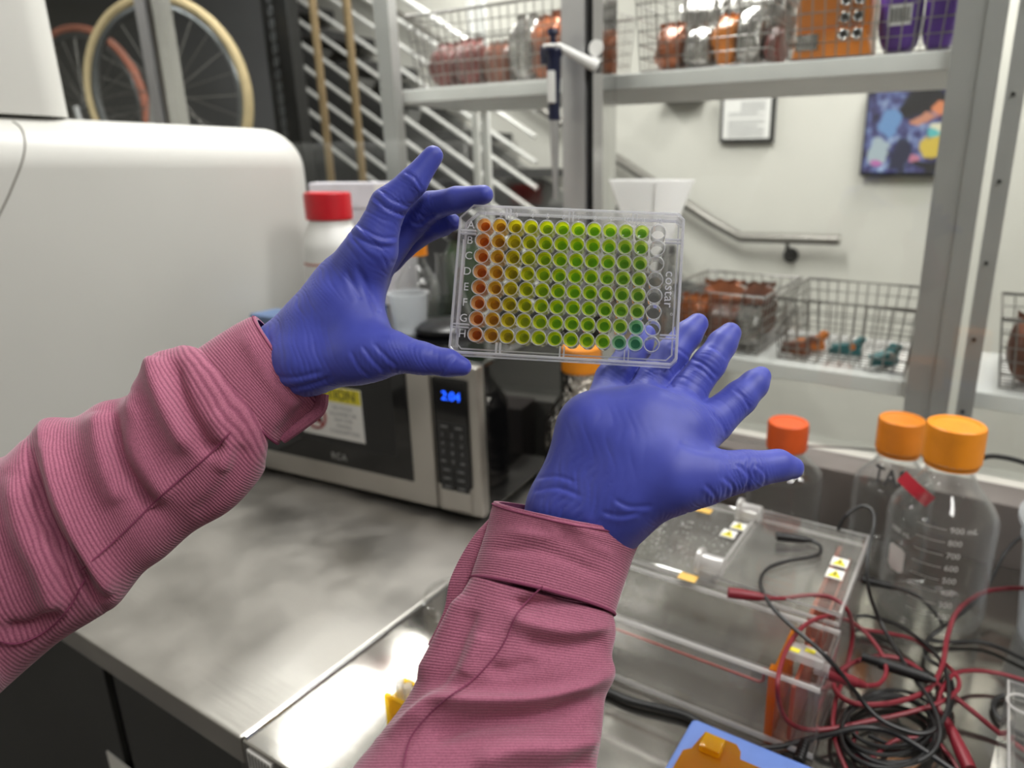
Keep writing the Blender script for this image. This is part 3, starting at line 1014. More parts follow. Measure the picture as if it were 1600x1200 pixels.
def sticker(root, parent, cx, cy, z, w, h, nm='warning_sticker'):
    a = mkobj(nm, MB().box(cx - w / 2, cx + w / 2, cy - h / 2, cy + h / 2, z, z + .0006), M['paper'], root, parent=parent, smooth=False)
    mb = MB(); mb.prism([(cx - w * .42, cy - h * .38), (cx + w * .42, cy - h * .38), (cx, cy + h * .42)], z + .0006, z + .0010)
    mkobj('warning_triangle', mb, M['yellow'], root, parent=parent, smooth=False)
    mb = MB(); mb.box(cx - w * .05, cx + w * .05, cy - h * .18, cy + h * .16, z + .001, z + .0013)
    mkobj('warning_mark', mb, M['ink'], root, parent=parent, smooth=False)


# rear tank with lid
tA = thing('gel_tank', 'clear acrylic gel tank with a lid and red banana plug, behind the other tank', 'gel tank', (.35, .46, ZT))
ax0, ax1, ay0, ay1, az = .205, .508, .375, .560, 1.022
mkobj('tank_body', clear_box(ax0, ax1, ay0, ay1, ZT + .001, az, .005), M['acrylic'], tA, smooth=False)
mkobj('tank_edge', edges(ax0, ax1, ay0, ay1, az, .0024), M['acrylicedge'], tA)
mkobj('gel_platform', MB().box(ax0 + .06, ax1 - .06, ay0 + .006, ay1 - .006, ZT + .035, ZT + .04), M['acrylic'], tA, smooth=False)
mkobj('gate', MB().box(ax1 - .035, ax1 - .030, ay0 + .007, ay1 - .007, ZT + .006, az - .006), M['redacr'], tA, smooth=False)
mkobj('gate', MB().box(ax1 - .020, ax1 - .017, ay0 + .007, ay1 - .007, ZT + .006, az - .020), M['redacr'], tA, smooth=False)
mkobj('electrode_wire', MB().tube([(ax1 - .012, ay0 + .012, ZT + .012), (ax1 - .012, ay1 - .012, ZT + .012)], .0012, 6), M['wirered'], tA)
lid = mkobj('lid', MB().box(ax0 - .002, .372, ay0 - .002, ay1 + .002, az + .003, az + .008).box(.362, .508, ay0 - .002, ay1 + .002, az + .012, az + .016).box(.362, .367, ay0 - .002, ay1 + .002, az + .003, az + .014), M['acrylic'], tA, smooth=False)
mb = edges(ax0 - .002, .367, ay0 - .002, ay1 + .002, az + .0065, .0019); 
mb.tube([(.364, ay0 - .002, az + .014), (.508, ay0 - .002, az + .014), (.508, ay1 + .002, az + .014), (.364, ay1 + .002, az + .014)], .0024, 6, closed=True)
mkobj('lid_edge', mb, M['acrylicedge'], tA, parent=lid)
for (yy) in (.386, .535):
    mb = MB(); mb.cyl((.345, yy, az + .022), (.372, yy, az + .022), .011, .011, 20); mb.cyl((.340, yy, az + .022), (.345, yy, az + .022), .016, .016, 20)
    mkobj('terminal', mb, M['acrylicedge'], tA, parent=lid)
    mb = MB(); mb.box(.345, .365, yy - .010, yy + .010, az + .006, az + .014)
    mkobj('terminal_base', mb, M['acrylicedge'], tA, parent=lid, smooth=False)
for dy in (0, .026):
    sticker(tA, lid, .349 - dy * .2, .512 - dy, az + .0082, .019, .020)
    sticker(tA, lid, .488, .475 - dy * 1.1, az + .0162, .019, .020)
for (px, py) in ((1100, 797), (1075, 902)):
    p = Z(px, py, az + .0085)
    mkobj('tape', MB().box(p[0] - .011, p[0] + .011, p[1] - .007, p[1] + .007, az + .0082, az + .0088), M['tape'], tA, parent=lid, smooth=False)
mb = MB()
for i in range(220):
    x, y = rng.uniform(ax0 + .02, .36), rng.uniform(ay0 + .01, ay0 + .12); r = rng.uniform(.0006, .0018)
    mb.lathe([(r, 0), (r * .7, r * .4), (.0001, r * .5)], (x, y, az + .0081), 6)
o = mkobj('water_drops', mb, M['acrylicedge'], tA, parent=lid); o['kind'] = 'stuff'

# front tank
tB = thing('gel_tank', 'open clear acrylic gel tank with an orange end gate, nearest the blue case', 'gel tank', (.33, .31, ZT))
bx0, bx1, by0, by1, bz = .14, .512, .265, .362, 1.022
mkobj('tank_body', clear_box(bx0, bx1, by0, by1, ZT + .001, bz, .0055), M['acrylic'], tB, smooth=False)
mkobj('tank_edge', edges(bx0, bx1, by0, by1, bz, .0026), M['acrylicedge'], tB)
mkobj('tank_foot_edge', edges(bx0, bx1, by0, by1, ZT + .004, .0030), M['acrylicedge'], tB)
mkobj('gel_platform', MB().box(bx0 + .05, bx1 - .075, by0 + .006, by1 - .006, ZT + .040, ZT + .045), M['acrylic'], tB, smooth=False)
mkobj('gate', MB().box(.462, .470, by0 + .003, by0 + .012, ZT + .004, bz + .002), M['orangeacr'], tB, smooth=False)
mkobj('gate', MB().box(.464, .468, by0 + .012, by1 - .007, ZT + .006, bz - .004), M['orangeacr'], tB, smooth=False)
mkobj('gate', MB().box(.484, .488, by0 + .007, by1 - .007, ZT + .006, bz - .012), M['redacr'], tB, smooth=False)
p0 = Z(962, 987, 1.012); p1 = Z(1196, 1066, 1.000)
mb = MB(); mb.tube([(p0[0] - .1, by0 + .009, 1.0), (.452, by0 + .009, 1.0), (.4555, by0 + .009, 1.003), (.4565, by0 + .009, 1.018)], .0014, 8)
mkobj('electrode_wire', mb, M['wirered'], tB)
mb = MB(); mb.box(.472, .508, by0 + .028, by0 + .046, bz + .001, bz + .010)
mkobj('terminal_block', mb, M['acrylicedge'], tB, smooth=False)
mb = MB(); mb.cyl((.500, by0 + .037, bz - .002), (.514, by0 + .037, bz - .002), .009, .009, 18)
mkobj('terminal', mb, M['acrylicedge'], tB)
mb = MB(); mb.box(.474, .484, by0 + .030, by0 + .036, bz + .010, bz + .0106); mb.box(.488, .498, by0 + .036, by0 + .042, bz + .010, bz + .0106)
mkobj('warning_sticker', mb, M['yellow'], tB, smooth=False)


# ------------------------------------------------------------------ cables
def zc1(q):   # zoomed crop -> photograph pixels, then down to the bench at height z
    return Z(940 + q[0] / 2.4242, 760 + q[1] / 2.4242, q[2])


def cable(label, pts, r, m, plugs=(), name='cable'):
    w = [zc1(q) for q in pts]
    path = crom(w, 9)
    t = thing(name, label, 'cable', (path[0][0], path[0][1], ZT))
    mkobj('wire', MB().tube(path, r, 8), m, t)
    for p, d, rr, L in plugs:
        mb = MB(); plug(mb, p, d, rr, L); mkobj('plug', mb, m, t)
    return t


def pd(a, b):
    p, q = zc1(a), zc1(b)
    return p, q - p, float(np.linalg.norm(q - p))


p, d, L = pd((478, 402, 1.044), (640, 424, 1.040))
cable('red cable from the rear tank terminal, running down the middle', [(635, 424, 1.040), (690, 424, 1.036), (770, 414, 1.036), (860, 418, 1.04), (930, 468, 1.03), (950, 560, .99), (930, 680, .963), (890, 800, .957), (876, 900, .956), (890, 980, .952), (930, 1080, .948), (960, 1140, .948)], .0023, M['redrub'], [(p, d, .0055, L)])
cable('thick looped red cable coming in from the right side', [(1700, 376, 1.02), (1600, 385, 1.01), (1520, 388, 1.0), (1440, 405, .995), (1350, 470, .985), (1310, 570, .975), (1290, 680, .972), (1235, 770, .972), (1110, 818, .969), (980, 825, .966), (905, 795, .965), (880, 740, .966), (930, 680, .97), (1040, 645, .973), (1150, 662, .972), (1260, 740, .966), (1390, 840, .955), (1500, 930, .946), (1600, 1000, .9445), (1680, 1060, .9445)], .0027, M['redrub'])
p, d, L = pd((838, 700, 1.018), (1000, 755, .998))
cable('red cable looping forward from the front tank terminal', [(995, 755, .998), (1050, 748, .99), (1078, 700, .985), (1055, 625, .985), (990, 545, .985), (920, 502, .985), (850, 492, 1.03), (765, 530, 1.034), (700, 620, 1.034), (666, 750, 1.034), (690, 870, .99), (760, 918, .962), (860, 918, .957), (1000, 892, .957), (1180, 852, .9645), (1310, 805, .965), (1355, 745, .963), (1310, 680, .96), (1200, 590, .955), (1100, 560, .95), (985, 542, .947)], .0023, M['redrub'], [(p, d, .006, L)])
p, d, L = pd((1395, 1075, .952), (1305, 880, .956))
cable('red cable with a long plug lying near the lower right', [(1304, 880, .956), (1278, 840, .962), (1285, 780, .966), (1330, 715, .962), (1400, 698, .957), (1500, 708, .955), (1600, 735, .955), (1700, 770, .955)], .0023, M['redrub'], [(p, d, .0062, L)])
cable('short thin red cable under the black coil', [(965, 930, .946), (955, 985, .946), (1000, 1040, .946), (1120, 960, .946), (1250, 962, .946), (1305, 1005, .946), (1350, 1070, .946), (1370, 1120, .946)], .0020, M['redrub'])
p, d, L = pd((662, 188, 1.046), (800, 206, 1.043))
cable('black cable from the rear tank terminal, crossing over the red loop', [(796, 206, 1.043), (825, 222, 1.043), (828, 250, 1.042), (790, 268, 1.042), (700, 284, 1.042), (625, 315, 1.042), (602, 370, 1.042), (640, 450, 1.042), (720, 530, 1.042), (820, 615, 1.040), (900, 700, 1.02), (970, 790, .992), (1040, 870, .978), (1130, 918, .972), (1225, 935, .97), (1290, 890, .97), (1315, 800, .97), (1300, 690, .968), (1230, 600, .962), (1120, 525, .955), (1010, 492, .95), (960, 492, .95)], .0023, M['blackrub'], [(p, d, .0055, L)])
cable('black cable arching over behind the rear tank corner', [(895, 168, 1.05), (925, 110, 1.07), (985, 75, 1.08), (1025, 92, 1.08), (1032, 150, 1.07), (1008, 260, 1.055), (1010, 380, 1.03), (1050, 500, .99), (1110, 610, .976), (1180, 720, .976), (1250, 820, .976), (1282, 930, .972), (1250, 1010, .962), (1150, 1055, .955), (1030, 1040, .952), (950, 980, .952), (905, 900, .952)], .0022, M['blackrub'])
p, d, L = pd((985, 352, .985), (1130, 388, .98))
cable('black cable with a plug pointing at the tank in front of the bottles', [(1125, 386, .98), (1195, 415, .975), (1255, 470, .965), (1290, 530, .957), (1240, 575, .948), (1300, 588, .945), (1450, 592, .945), (1600, 655, .945), (1690, 700, .945)], .0023, M['blackrub'], [(p, d, .0055, L)])
cable('black cable passing in front of the milky tub', [(1690, 110, 1.04), (1600, 180, 1.02), (1530, 250, 1.0), (1470, 365, .98), (1420, 430, .97), (1340, 500, .96), (1250, 565, .95), (1225, 640, .9478), (1290, 690, .9475), (1330, 760, .947), (1310, 870, .946), (1240, 960, .945), (1130, 985, .9445), (1010, 945, .9445)], .0023, M['blackrub'])
cable('thick black cord lying along the front tank to the blue case', [(-60, 740, ZT + .005), (10, 770, ZT + .005), (110, 812, ZT + .005), (230, 842, ZT + .005), (330, 872, ZT + .005), (420, 930, ZT + .005)], .0042, M['blackrub'])
cable('black power lead curving out beside the blue case', [(600, 992, .9455), (680, 985, .9455), (770, 962, .947), (870, 938, .958), (980, 914, .965), (1090, 928, .965), (1190, 980, .962), (1320, 1068, .955), (1400, 1120, .95)], .0030, M['blackrub'])
# strain relief
t = thing('strain_relief', 'ribbed black strain relief of the lead at the blue case', 'cable sleeve', zc1((755, 1000, ZT)))
mb = MB(); a_, b_ = zc1((772, 965, .950)), zc1((748, 1032, .946))
for k in range(7):
    f = k / 6; mb.cyl(a_ + (b_ - a_) * f, a_ + (b_ - a_) * (f + .10), .0048 + .001 * f, None, 12)
mb.cyl(a_, b_, .004, None, 12)
mkobj('sleeve_ring', mb, M['blackrub'], t)
t = thing('cable_connector', 'thick black ribbed connector lying across the cable coil', 'connector', zc1((1120, 690, ZT)))
mb = MB(); a_, b_ = zc1((985, 645, .983)), zc1((1240, 728, .981))
mb.cyl(a_ + (b_ - a_) * .28, b_, .0068, .0060, 16); mb.cyl(b_, b_ + (b_ - a_) * .1, .004, .003, 12)
for k in range(6):
    mb.cyl(a_ + (b_ - a_) * (.05 * k), a_ + (b_ - a_) * (.05 * k + .034), .0052 + .0002 * k, None, 14)
mb.cyl(a_, a_ + (b_ - a_) * .3, .0038, None, 12)
mkobj('connector_body', mb, M['blackrub'], t)
# the coil: one long black lead wound several times
loop = []
for k in range(4 * 16 + 9):
    a = 2 * PI * k / 16 + 2.2; q = k / 16
    rx = 172 + 14 * math.sin(q * 2.1) ; ry = 118 + 16 * math.cos(q * 1.7)
    loop.append((1090 + 12 * math.sin(q * 3) + rx * math.cos(a), 905 + 26 * math.sin(q * 1.9 + .4) + ry * math.sin(a), .9435 + .0040 * q))
cable('long black lead wound into a loose coil on the bench', loop, .0021, M['blackrub'], name='coiled_cable')
# lead along the backsplash
t = thing('cable', 'thin grey lead running along the backsplash behind the bottles', 'cable', (.4, .76, 1.04))
mb = MB(); mb.tube(crom([Yp(x, y, .752) for x, y in ((1105, 665), (1135, 683), (1165, 690), (1210, 694), (1290, 698), (1370, 703), (1440, 712))], 6), .0018, 6)
mkobj('wire', mb, M['wire'], t)
t = thing('cable', 'black lead behind the bright orange cap', 'cable', (.75, .75, 1.05))
mb = MB(); mb.tube(crom([Yp(x, y, .748) for x, y in ((1520, 722), (1545, 713), (1575, 716), (1610, 726), (1660, 745))], 6), .0038, 8)
mkobj('wire', mb, M['blackrub'], t)

# ------------------------------------------------------------------ blue case, amber tray, acrylic holder, amber rack
bt = 0.985
q0 = Z(1082, 1118, bt); q1 = Z(1292, 1200, bt); q2 = Z(1022, 1200, bt)
t = thing('transilluminator', 'blue instrument case at the lower edge with an amber cover on top', 'instrument', (q0[0] + .1, q0[1] - .1, ZT))
mb = MB(); mb.rbox(q0[0], q0[0] + .24, q0[1] - .20, q0[1], ZT + .006, bt, .006)
mkobj('case', mb, M['bluebox'], t)
for fx in (.02, .22):
    for fy in (.02, .18):
        mkobj('foot', MB().cyl((q0[0] + fx, q0[1] - fy, ZT), (q0[0] + fx, q0[1] - fy, ZT + .008), .008, None, 12), M['black'], t)
# amber cover: stepped outline
A0 = Z(1096, 1140, bt + .012)
ox, oy = A0[0], A0[1]
poly = [(0.004, 0), (.034, 0), (.040, -.006), (.042, -.014), (.20, -.014), (.20, -.16), (-.006, -.16), (-.006, -.030), (0, -.024)]
mb = MB(); mb.prism([(ox + x, oy + y) for x, y in poly], bt + .001, bt + .012)
mkobj('amber_cover', mb, M['amber'], t, smooth=False)
mb = MB(); mb.rbox(ox + .006, ox + .026, oy - .024, oy - .006, bt + .012, bt + .019, .002)
mkobj('amber_knob', mb, M['yellowacr'], t)

h0 = Z(1590, 1068, 1.0)
t = thing('acrylic_holder', 'clear acrylic block with a round hole at the lower right edge', 'holder', (h0[0] + .05, h0[1] - .08, ZT))
mb = MB(); mb.box(h0[0] - .008, h0[0] + .10, h0[1] - .16, h0[1], .994, 1.0); mb.box(h0[0] - .008, h0[0] - .002, h0[1] - .16, h0[1], ZT + .001, .994)
mb.box(h0[0] + .094, h0[0] + .10, h0[1] - .16, h0[1], ZT + .001, .994)
mkobj('block', mb, M['acrylic'], t, smooth=False)
mb = edges(h0[0] - .008, h0[0] + .10, h0[1] - .16, h0[1], 1.0, .0016)
mkobj('block_edge', mb, M['acrylicedge'], t)
rc = Z(1598, 1100, 1.002)
mb = MB(); mb.tube([(rc[0] + .013 * math.cos(a), rc[1] + .013 * math.sin(a), 1.002) for a in np.linspace(0, 2 * PI, 24, endpoint=False)], .0014, 6, closed=True)
mkobj('hole_rim', mb, M['acrylicedge'], t)
t = thing('rubber_ring', 'black rubber ring lying under the clear acrylic block', 'ring', Z(1590, 1140, ZT))
rc = Z(1603, 1120, ZT + .004)
mb = MB(); mb.tube([(rc[0] + .030 * math.cos(a), rc[1] + .030 * math.sin(a), ZT + .004) for a in np.linspace(0, 2 * PI, 36, endpoint=False)], .0028, 8, closed=True)
mkobj('ring_body', mb, M['blackrub'], t)

y0 = Z(632, 1140, ZT)
t = thing('comb_rack', 'small amber plastic comb rack half hidden by the right sleeve', 'rack', (y0[0], y0[1], ZT))
mb = MB()
mb.rbox(y0[0] - .012, y0[0] + .030, y0[1] - .012, y0[1] - .007, ZT + .001, ZT + .048, .001)
mb.rbox(y0[0] - .012, y0[0] + .030, y0[1] + .012, y0[1] + .017, ZT + .001, ZT + .048, .001)
mb.rbox(y0[0] - .012, y0[0] - .007, y0[1] - .007, y0[1] + .012, ZT + .001, ZT + .040, .001)
mkobj('rack_frame', mb, M['yellowacr'], t)
mb = MB()
for k in range(3):
    mb.cyl((y0[0] - .004 + k * .011, y0[1] + .003, ZT + .004), (y0[0] - .004 + k * .011, y0[1] + .003, ZT + .056), .0045, None, 12)
mkobj('tube', mb, M['acrylicedge'], t)
t = thing('petri_lid', 'clear round lid on the bench beside the right sleeve', 'lid', Z(703, 925, ZT))
rc = Z(712, 935, ZT)
mb = MB(); mb.lathe([(.0001, .008), (.040, .008), (.043, .007), (.043, .0005), (.041, .0005), (.041, .006), (.0001, .006)], rc, 40)
mkobj('lid_body', mb, M['acrylic'], t)

# ------------------------------------------------------------------ shelving behind the glass
SY0, SY1 = .915, 1.21
t = thing('shelf_unit', 'grey metal shelving behind the glass holding wire baskets', 'shelf unit', (.2, 1.07, 0))
for nm, x0, x1, z0, z1 in (('shelf', -.65, .525, 1.640, 1.668), ('shelf', .60, 1.7, 1.640, 1.668), ('shelf', .06, .525, 1.122, 1.150), ('shelf', .60, 1.7, 1.122, 1.150)):
    mkobj(nm, MB().rbox(x0, x1, SY0, SY1, z0, z1, .003), M['shelfpaint'], t)
pxl = Yp(1497, 0, .9)[0]; pxr = Yp(1578, 0, .9)[0]
pm = Yp(1545, 0, .9)[0]


def upright(x0, xm, x1, y0):
    mb = MB(); mb.box(x0, xm, y0, y0 + .012, 0, 2.6); mb.box(xm, x1, y0 - .004, y0 + .03, 0, 2.6)
    mkobj('upright', mb, M['alumat'], t, smooth=False)


upright(pxl, pm, pxr, .895)
mb = MB()
for k in range(9):
    z = 1.0 + k * .12
    mb.cyl((pxr + .022, .894, z), (pxr + .022, .890, z), .003, None, 10)
mkobj('upright', MB().box(pxr + .012, pxr + .036, .893, .918, 0, 2.6), M['alumat'], t, smooth=False)
mkobj('bolt', mb, M['black'], t)
u0, u1 = Yp(590, 0, .9)[0], Yp(613, 0, .9)[0]
mkobj('upright', MB().box(u0, u1, .885, .910, 0, 2.6), M['alumat'], t, smooth=False)
mkobj('upright', MB().box(pxl, pxl + .035, SY1, SY1 + .03, 0, 2.6), M['alumat'], t, smooth=False)
for (pa, pb) in ((732, 740), (747, 757)):
    xa, xb = Yp(pa, 100, SY1)[0], Yp(pb, 100, SY1)[0]
    mkobj('upright', MB().box(xa, xb, SY1 + .001, SY1 + .014, 0, 2.6), M['shelfpaint'], t, smooth=False)


# baskets
def wire_basket(label, x0, x1, y0, y1, z0, z1, taper=.012, notch=True):
    t = thing('wire_basket', label, 'basket', ((x0 + x1) / 2, (y0 + y1) / 2, z0), 'wire baskets on the shelving')
    zb, zt_ = z0 + .004, z1
    cb = [(x0 + taper, y0 + taper), (x1 - taper, y0 + taper), (x1 - taper, y1 - taper), (x0 + taper, y1 - taper)]
    ct = [(x0, y0), (x1, y0), (x1, y1), (x0, y1)]
    mkobj('rim', MB().tube([(a, b, zt_) for a, b in ct], .0032, 8, closed=True), M['wire'], t)
    mb = MB(); r = .00125
    for i in range(4):
        j = (i + 1) % 4
        L = math.hypot(ct[j][0] - ct[i][0], ct[j][1] - ct[i][1]); n = max(3, round(L / .021))
        for k in range(n + 1):
            f = k / n
            b = (cb[i][0] + (cb[j][0] - cb[i][0]) * f, cb[i][1] + (cb[j][1] - cb[i][1]) * f, zb)
            u = (ct[i][0] + (ct[j][0] - ct[i][0]) * f, ct[i][1] + (ct[j][1] - ct[i][1]) * f, zt_)
            if notch and i in (1, 3) and .3 < f < .7:
                u = tuple(np.array(b) + (np.array(u) - np.array(b)) * .62)
            mb.tube([b, u], r, 5)
    nl = max(3, round((zt_ - zb) / .024))
    for l in range(nl):
        f = l / nl; z = zb + (zt_ - zb) * f
        mb.tube([(cb[i][0] + (ct[i][0] - cb[i][0]) * f, cb[i][1] + (ct[i][1] - cb[i][1]) * f, z) for i in range(4)], r * 1.1, 5, closed=True)
    for k in range(1, 12):
        f = k / 12
        mb.tube([(cb[0][0], cb[0][1] + (cb[3][1] - cb[0][1]) * f, zb), (cb[1][0], cb[0][1] + (cb[3][1] - cb[0][1]) * f, zb)], r, 5)
    for k in range(1, 10):
        f = k / 10
        mb.tube([(cb[0][0] + (cb[1][0] - cb[0][0]) * f, cb[0][1], zb), (cb[0][0] + (cb[1][0] - cb[0][0]) * f, cb[3][1], zb)], r, 5)
    mkobj('wire_mesh', mb, M['wire'], t)
    return t


ZU, ZL = 1.669, 1.151
wire_basket('long wire basket of brown packets on the upper left shelf', -.60, -.17, .928, 1.20, ZU, ZU + .150)
wire_basket('wire basket of silver bags on the upper shelf', -.035, .232, .925, 1.20, ZU, ZU + .185)
wire_basket('wire basket of orange and purple packs on the upper shelf', .242, .515, .925, 1.20, ZU, ZU + .185)
wire_basket('wire basket of dark brown packets behind the right fingers', .03, .245, .93, 1.20, ZL, ZL + .118)
wire_basket('nearly empty wire basket with teal and orange clips', .262, .505, .93, 1.20, ZL, ZL + .118)
wire_basket('wire basket of brown packets at the right edge', .625, .88, .93, 1.20, ZL, ZL + .118)


def packet_mb(c, s, seed, e=0.55, crumple=.10, n=14):
    """a filled pouch: rounded block, wrinkled, with a flat sealed top edge"""
    r = random.Random(seed); ph = [(r.uniform(-1, 1), r.uniform(-1, 1), r.uniform(-1, 1), r.uniform(0, 6.28), r.uniform(4, 11)) for _ in range(7)]
    mb = MB(); vs = []
    sg = lambda v, p: math.copysign(abs(v) ** p, v)
    for i in range(n + 1):
        la = -PI / 2 + PI * i / n
        for j in range(2 * n):
            lo = 2 * PI * j / (2 * n)
            v = np.array([sg(math.cos(la), e) * sg(math.cos(lo), e), sg(math.cos(la), e) * sg(math.sin(lo), e), sg(math.sin(la), e)])
            k = 1 + crumple * sum(math.sin((v @ np.array(q[:3])) * q[4] + q[3]) for q in ph) / 3
            if v[2] > .3:
                k2 = 1 - .75 * ((v[2] - .3) / .7)
            else:
                k2 = 1
            vs.append((c[0] + v[0] * s[0] * k, c[1] + v[1] * s[1] * k * k2, c[2] + v[2] * s[2] * (.85 + .15 * k)))
    fs = []
    for i in range(n):
        for j in range(2 * n):
            fs.append((i * 2 * n + j, i * 2 * n + (j + 1) % (2 * n), (i + 1) * 2 * n + (j + 1) % (2 * n), (i + 1) * 2 * n + j))
    return mb.add(vs, fs)


def packet(label, c, s, m, seed, rotz=0, crumple=.10, seal=True, cat='packet', name='packet', group=None):
    c = np.array(c, float); c[1] += .012
    t = thing(name, label, cat, (c[0], c[1], c[2] - s[2]), group)
    ca, sa = math.cos(rotz), math.sin(rotz)
    rt = lambda v: np.array([c[0] + (v[0] - c[0]) * ca - (v[1] - c[1]) * sa, c[1] + (v[0] - c[0]) * sa + (v[1] - c[1]) * ca, v[2]])
    mb = packet_mb(c, s, seed, crumple=crumple).xf(rt)
    mkobj('pouch', mb, m, t, angle=70)
    if seal:
        mb = MB(); n = 9
        vs = []
        for k in range(n):
            x = -s[0] * .9 + 1.8 * s[0] * k / (n - 1); w = .006 * math.sin(k * 1.9 + seed)
            vs += [(c[0] + x, c[1] + w * .4, c[2] + s[2] * .92), (c[0] + x * 1.02, c[1] + w, c[2] + s[2] * 1.12 + .003 * math.sin(k * 2.3 + seed))]
        mb.add(vs, [(2 * k, 2 * k + 2, 2 * k + 3, 2 * k + 1) for k in range(n - 1)]).xf(rt)
        mkobj('seal_strip', mb, m, t, smooth=False)
    return t


# upper left basket
g = 'packets in the upper left basket'
for i, (x, y, hx, hz, m, lb_) in enumerate([
    (-.546, .99, .033, .045, 'darkred', 'dusky red packet at the left end of the upper left basket'),
    (-.480, .99, .035, .047, 'darkred', 'second dusky red packet from the left end of that basket'),
    (-.405, 1.0, .036, .042, 'brown', 'dull brown packet in the middle of the upper left basket'),
    (-.330, 1.0, .036, .064, 'silver', 'silvery packet next to the copper ones in the upper left basket'),
    (-.262, .985, .034, .060, 'copper', 'shiny copper packet low at the right of the upper left basket'),
    (-.216, .99, .024, .058, 'copper', 'copper packet touching the right end of the upper left basket'),
    (-.27, 1.08, .055, .074, 'brown', 'tall brown packet standing behind the copper ones, upper left basket')]):
    packet(lb_, (x, y, ZU + .008 + hz), (hx, .037, hz), M[m], 11 + i, 0, group=g)
# upper middle basket
g = 'bags in the upper middle basket'
for i, (x, y, hx, hz, m, lb_) in enumerate([
    (.014, .985, .028, .040, 'copper', 'copper packet low at the left end of the silver bag basket'),
    (.045, 1.07, .050, .075, 'silver', 'big silver bag at the back left of the silver bag basket'),
    (.075, .985, .028, .036, 'silver', 'small silver bag between the copper and the orange packets'),
    (.127, .985, .022, .042, 'orangefilm', 'orange packet standing among the silver bags'),
    (.172, .985, .026, .048, 'silver', 'silver bag right of the orange packet'),
    (.15, 1.08, .060, .080, 'silver', 'large crumpled silver bag at the back right of that basket'),
    (.212, .99, .014, .030, 'darkred', 'narrow dark packet at the right end of the silver bag basket')]):
    packet(lb_, (x, y, ZU + .008 + hz), (hx, .037, hz), M[m], 31 + i, 0, crumple=.14, group=g)
# orange tip rack bag with six round ports, silver label; purple packs
t = thing('tip_rack_bag', 'bright orange pack with six round holes on the upper shelf', 'pack', (.31, .99, ZU))
mb = MB(); mb.rbox(.258, .375, .952, 1.04, ZU + .006, ZU + .105, .008)
mb.prism([(.2575, ZU + .006), (.383, ZU + .006), (.372, ZU + .045), (.262, ZU + .045)], 0, .06, 0, lambda x, y, z: np.array([x, .946 + z, y]))
mkobj('pack_body', mb, M['orangefilm'], t)
for ix in range(2):
    for iz in range(3):
        mb = MB(); xc, zc_ = .338 + ix * .021, ZU + .038 + iz * .025
        mb.tube([(xc + .0072 * math.cos(a), .9455, zc_ + .0072 * math.sin(a)) for a in np.linspace(0, 2 * PI, 16, endpoint=False)], .0018, 6, closed=True)
        mb.cyl((xc, .9465, zc_), (xc, .945, zc_), .006, None, 14, 1)
        mkobj('port', mb, [M['silver'], M['ink']], t)
mkobj('label_sticker', MB().box(.262, .298, .9435, .9455, ZU + .018, ZU + .042), M['silver'], t, smooth=False)
packet('purple pack beside the orange one on the upper shelf', (.415, .995, ZU + .075), (.032, .035, .064), M['purple'], 51, group='purple packs on the upper shelf', crumple=.06, name='purple_pack')
packet('purple pack against the right end of the upper basket', (.474, .995, ZU + .075), (.025, .035, .064), M['purple'], 52, group='purple packs on the upper shelf', crumple=.06, name='purple_pack')
t = thing('barcode_card', 'pale barcode card on the purple pack', 'card', (.42, .955, ZU))
mkobj('card', MB().box(.403, .437, .951, .953, ZU + .045, ZU + .075), M['paper'], t, smooth=False)
mb = MB()
for k in range(9):
    mb.box(.407 + k * .0031, .4087 + k * .0031 - .0008 * (k % 2), .9503, .9511, ZU + .050, ZU + .070)
mkobj('barcode', mb, M['ink'], t, smooth=False)
# lower baskets
g = 'brown packets in the basket behind the right fingers'
for i, (x, y, hx, hz, m, lb_) in enumerate([
    (.083, .985, .032, .044, 'copper', 'copper packet nearest the plate in the lower left basket'),
    (.145, .985, .036, .040, 'brown', 'brown packet at the front middle of the lower left basket'),
    (.199, .985, .025, .038, 'silver', 'greyish packet at the front right of the lower left basket'),
    (.11, 1.08, .046, .052, 'copper', 'copper packet at the back left of the lower left basket'),
    (.183, 1.09, .036, .052, 'brown', 'brown packet at the back right of the lower left basket')]):
    packet(lb_, (x, y, ZL + .008 + hz), (hx, .037, hz), M[m], 61 + i, .1 * i, group=g)
packet('tall brown packet at the front of the right edge basket', (.685, .98, ZL + .062), (.042, .036, .054), M['brown'], 71, .1)
packet('silvery grey packet in the right edge basket', (.76, 1.0, ZL + .056), (.036, .036, .048), M['silver'], 72, 0)


def clip(label, c, rz, m, m2):
    c = np.array(c, float); t = thing('bag_clip', label, 'clip', c)
    ca, sa = math.cos(rz), math.sin(rz)
    f = lambda v: np.array([c[0] + v[0] * ca - v[1] * sa, c[1] + v[0] * sa + v[1] * ca, c[2] + v[2]])
    mb = MB(); mb.prism([(-.034, 0), (.010, -.012), (.024, -.009), (.024, .009), (.010, .012)], 0, .012); mb.xf(f)
    mkobj('lower_jaw', mb, m, t, smooth=False)
    mb = MB(); mb.prism([(-.030, .012), (.018, .012), (.030, .034), (.022, .036), (.008, .024), (-.030, .018)], -.010, .010, 0, lambda x, y, z: np.array([x, z, y])); mb.xf(f)
    mkobj('upper_jaw', mb, m, t, smooth=False)
    mb = MB(); mb.cyl((.006, -.011, .018), (.006, .011, .018), .006, None, 12); mb.xf(f)
    mkobj('spring', mb, m2, t)


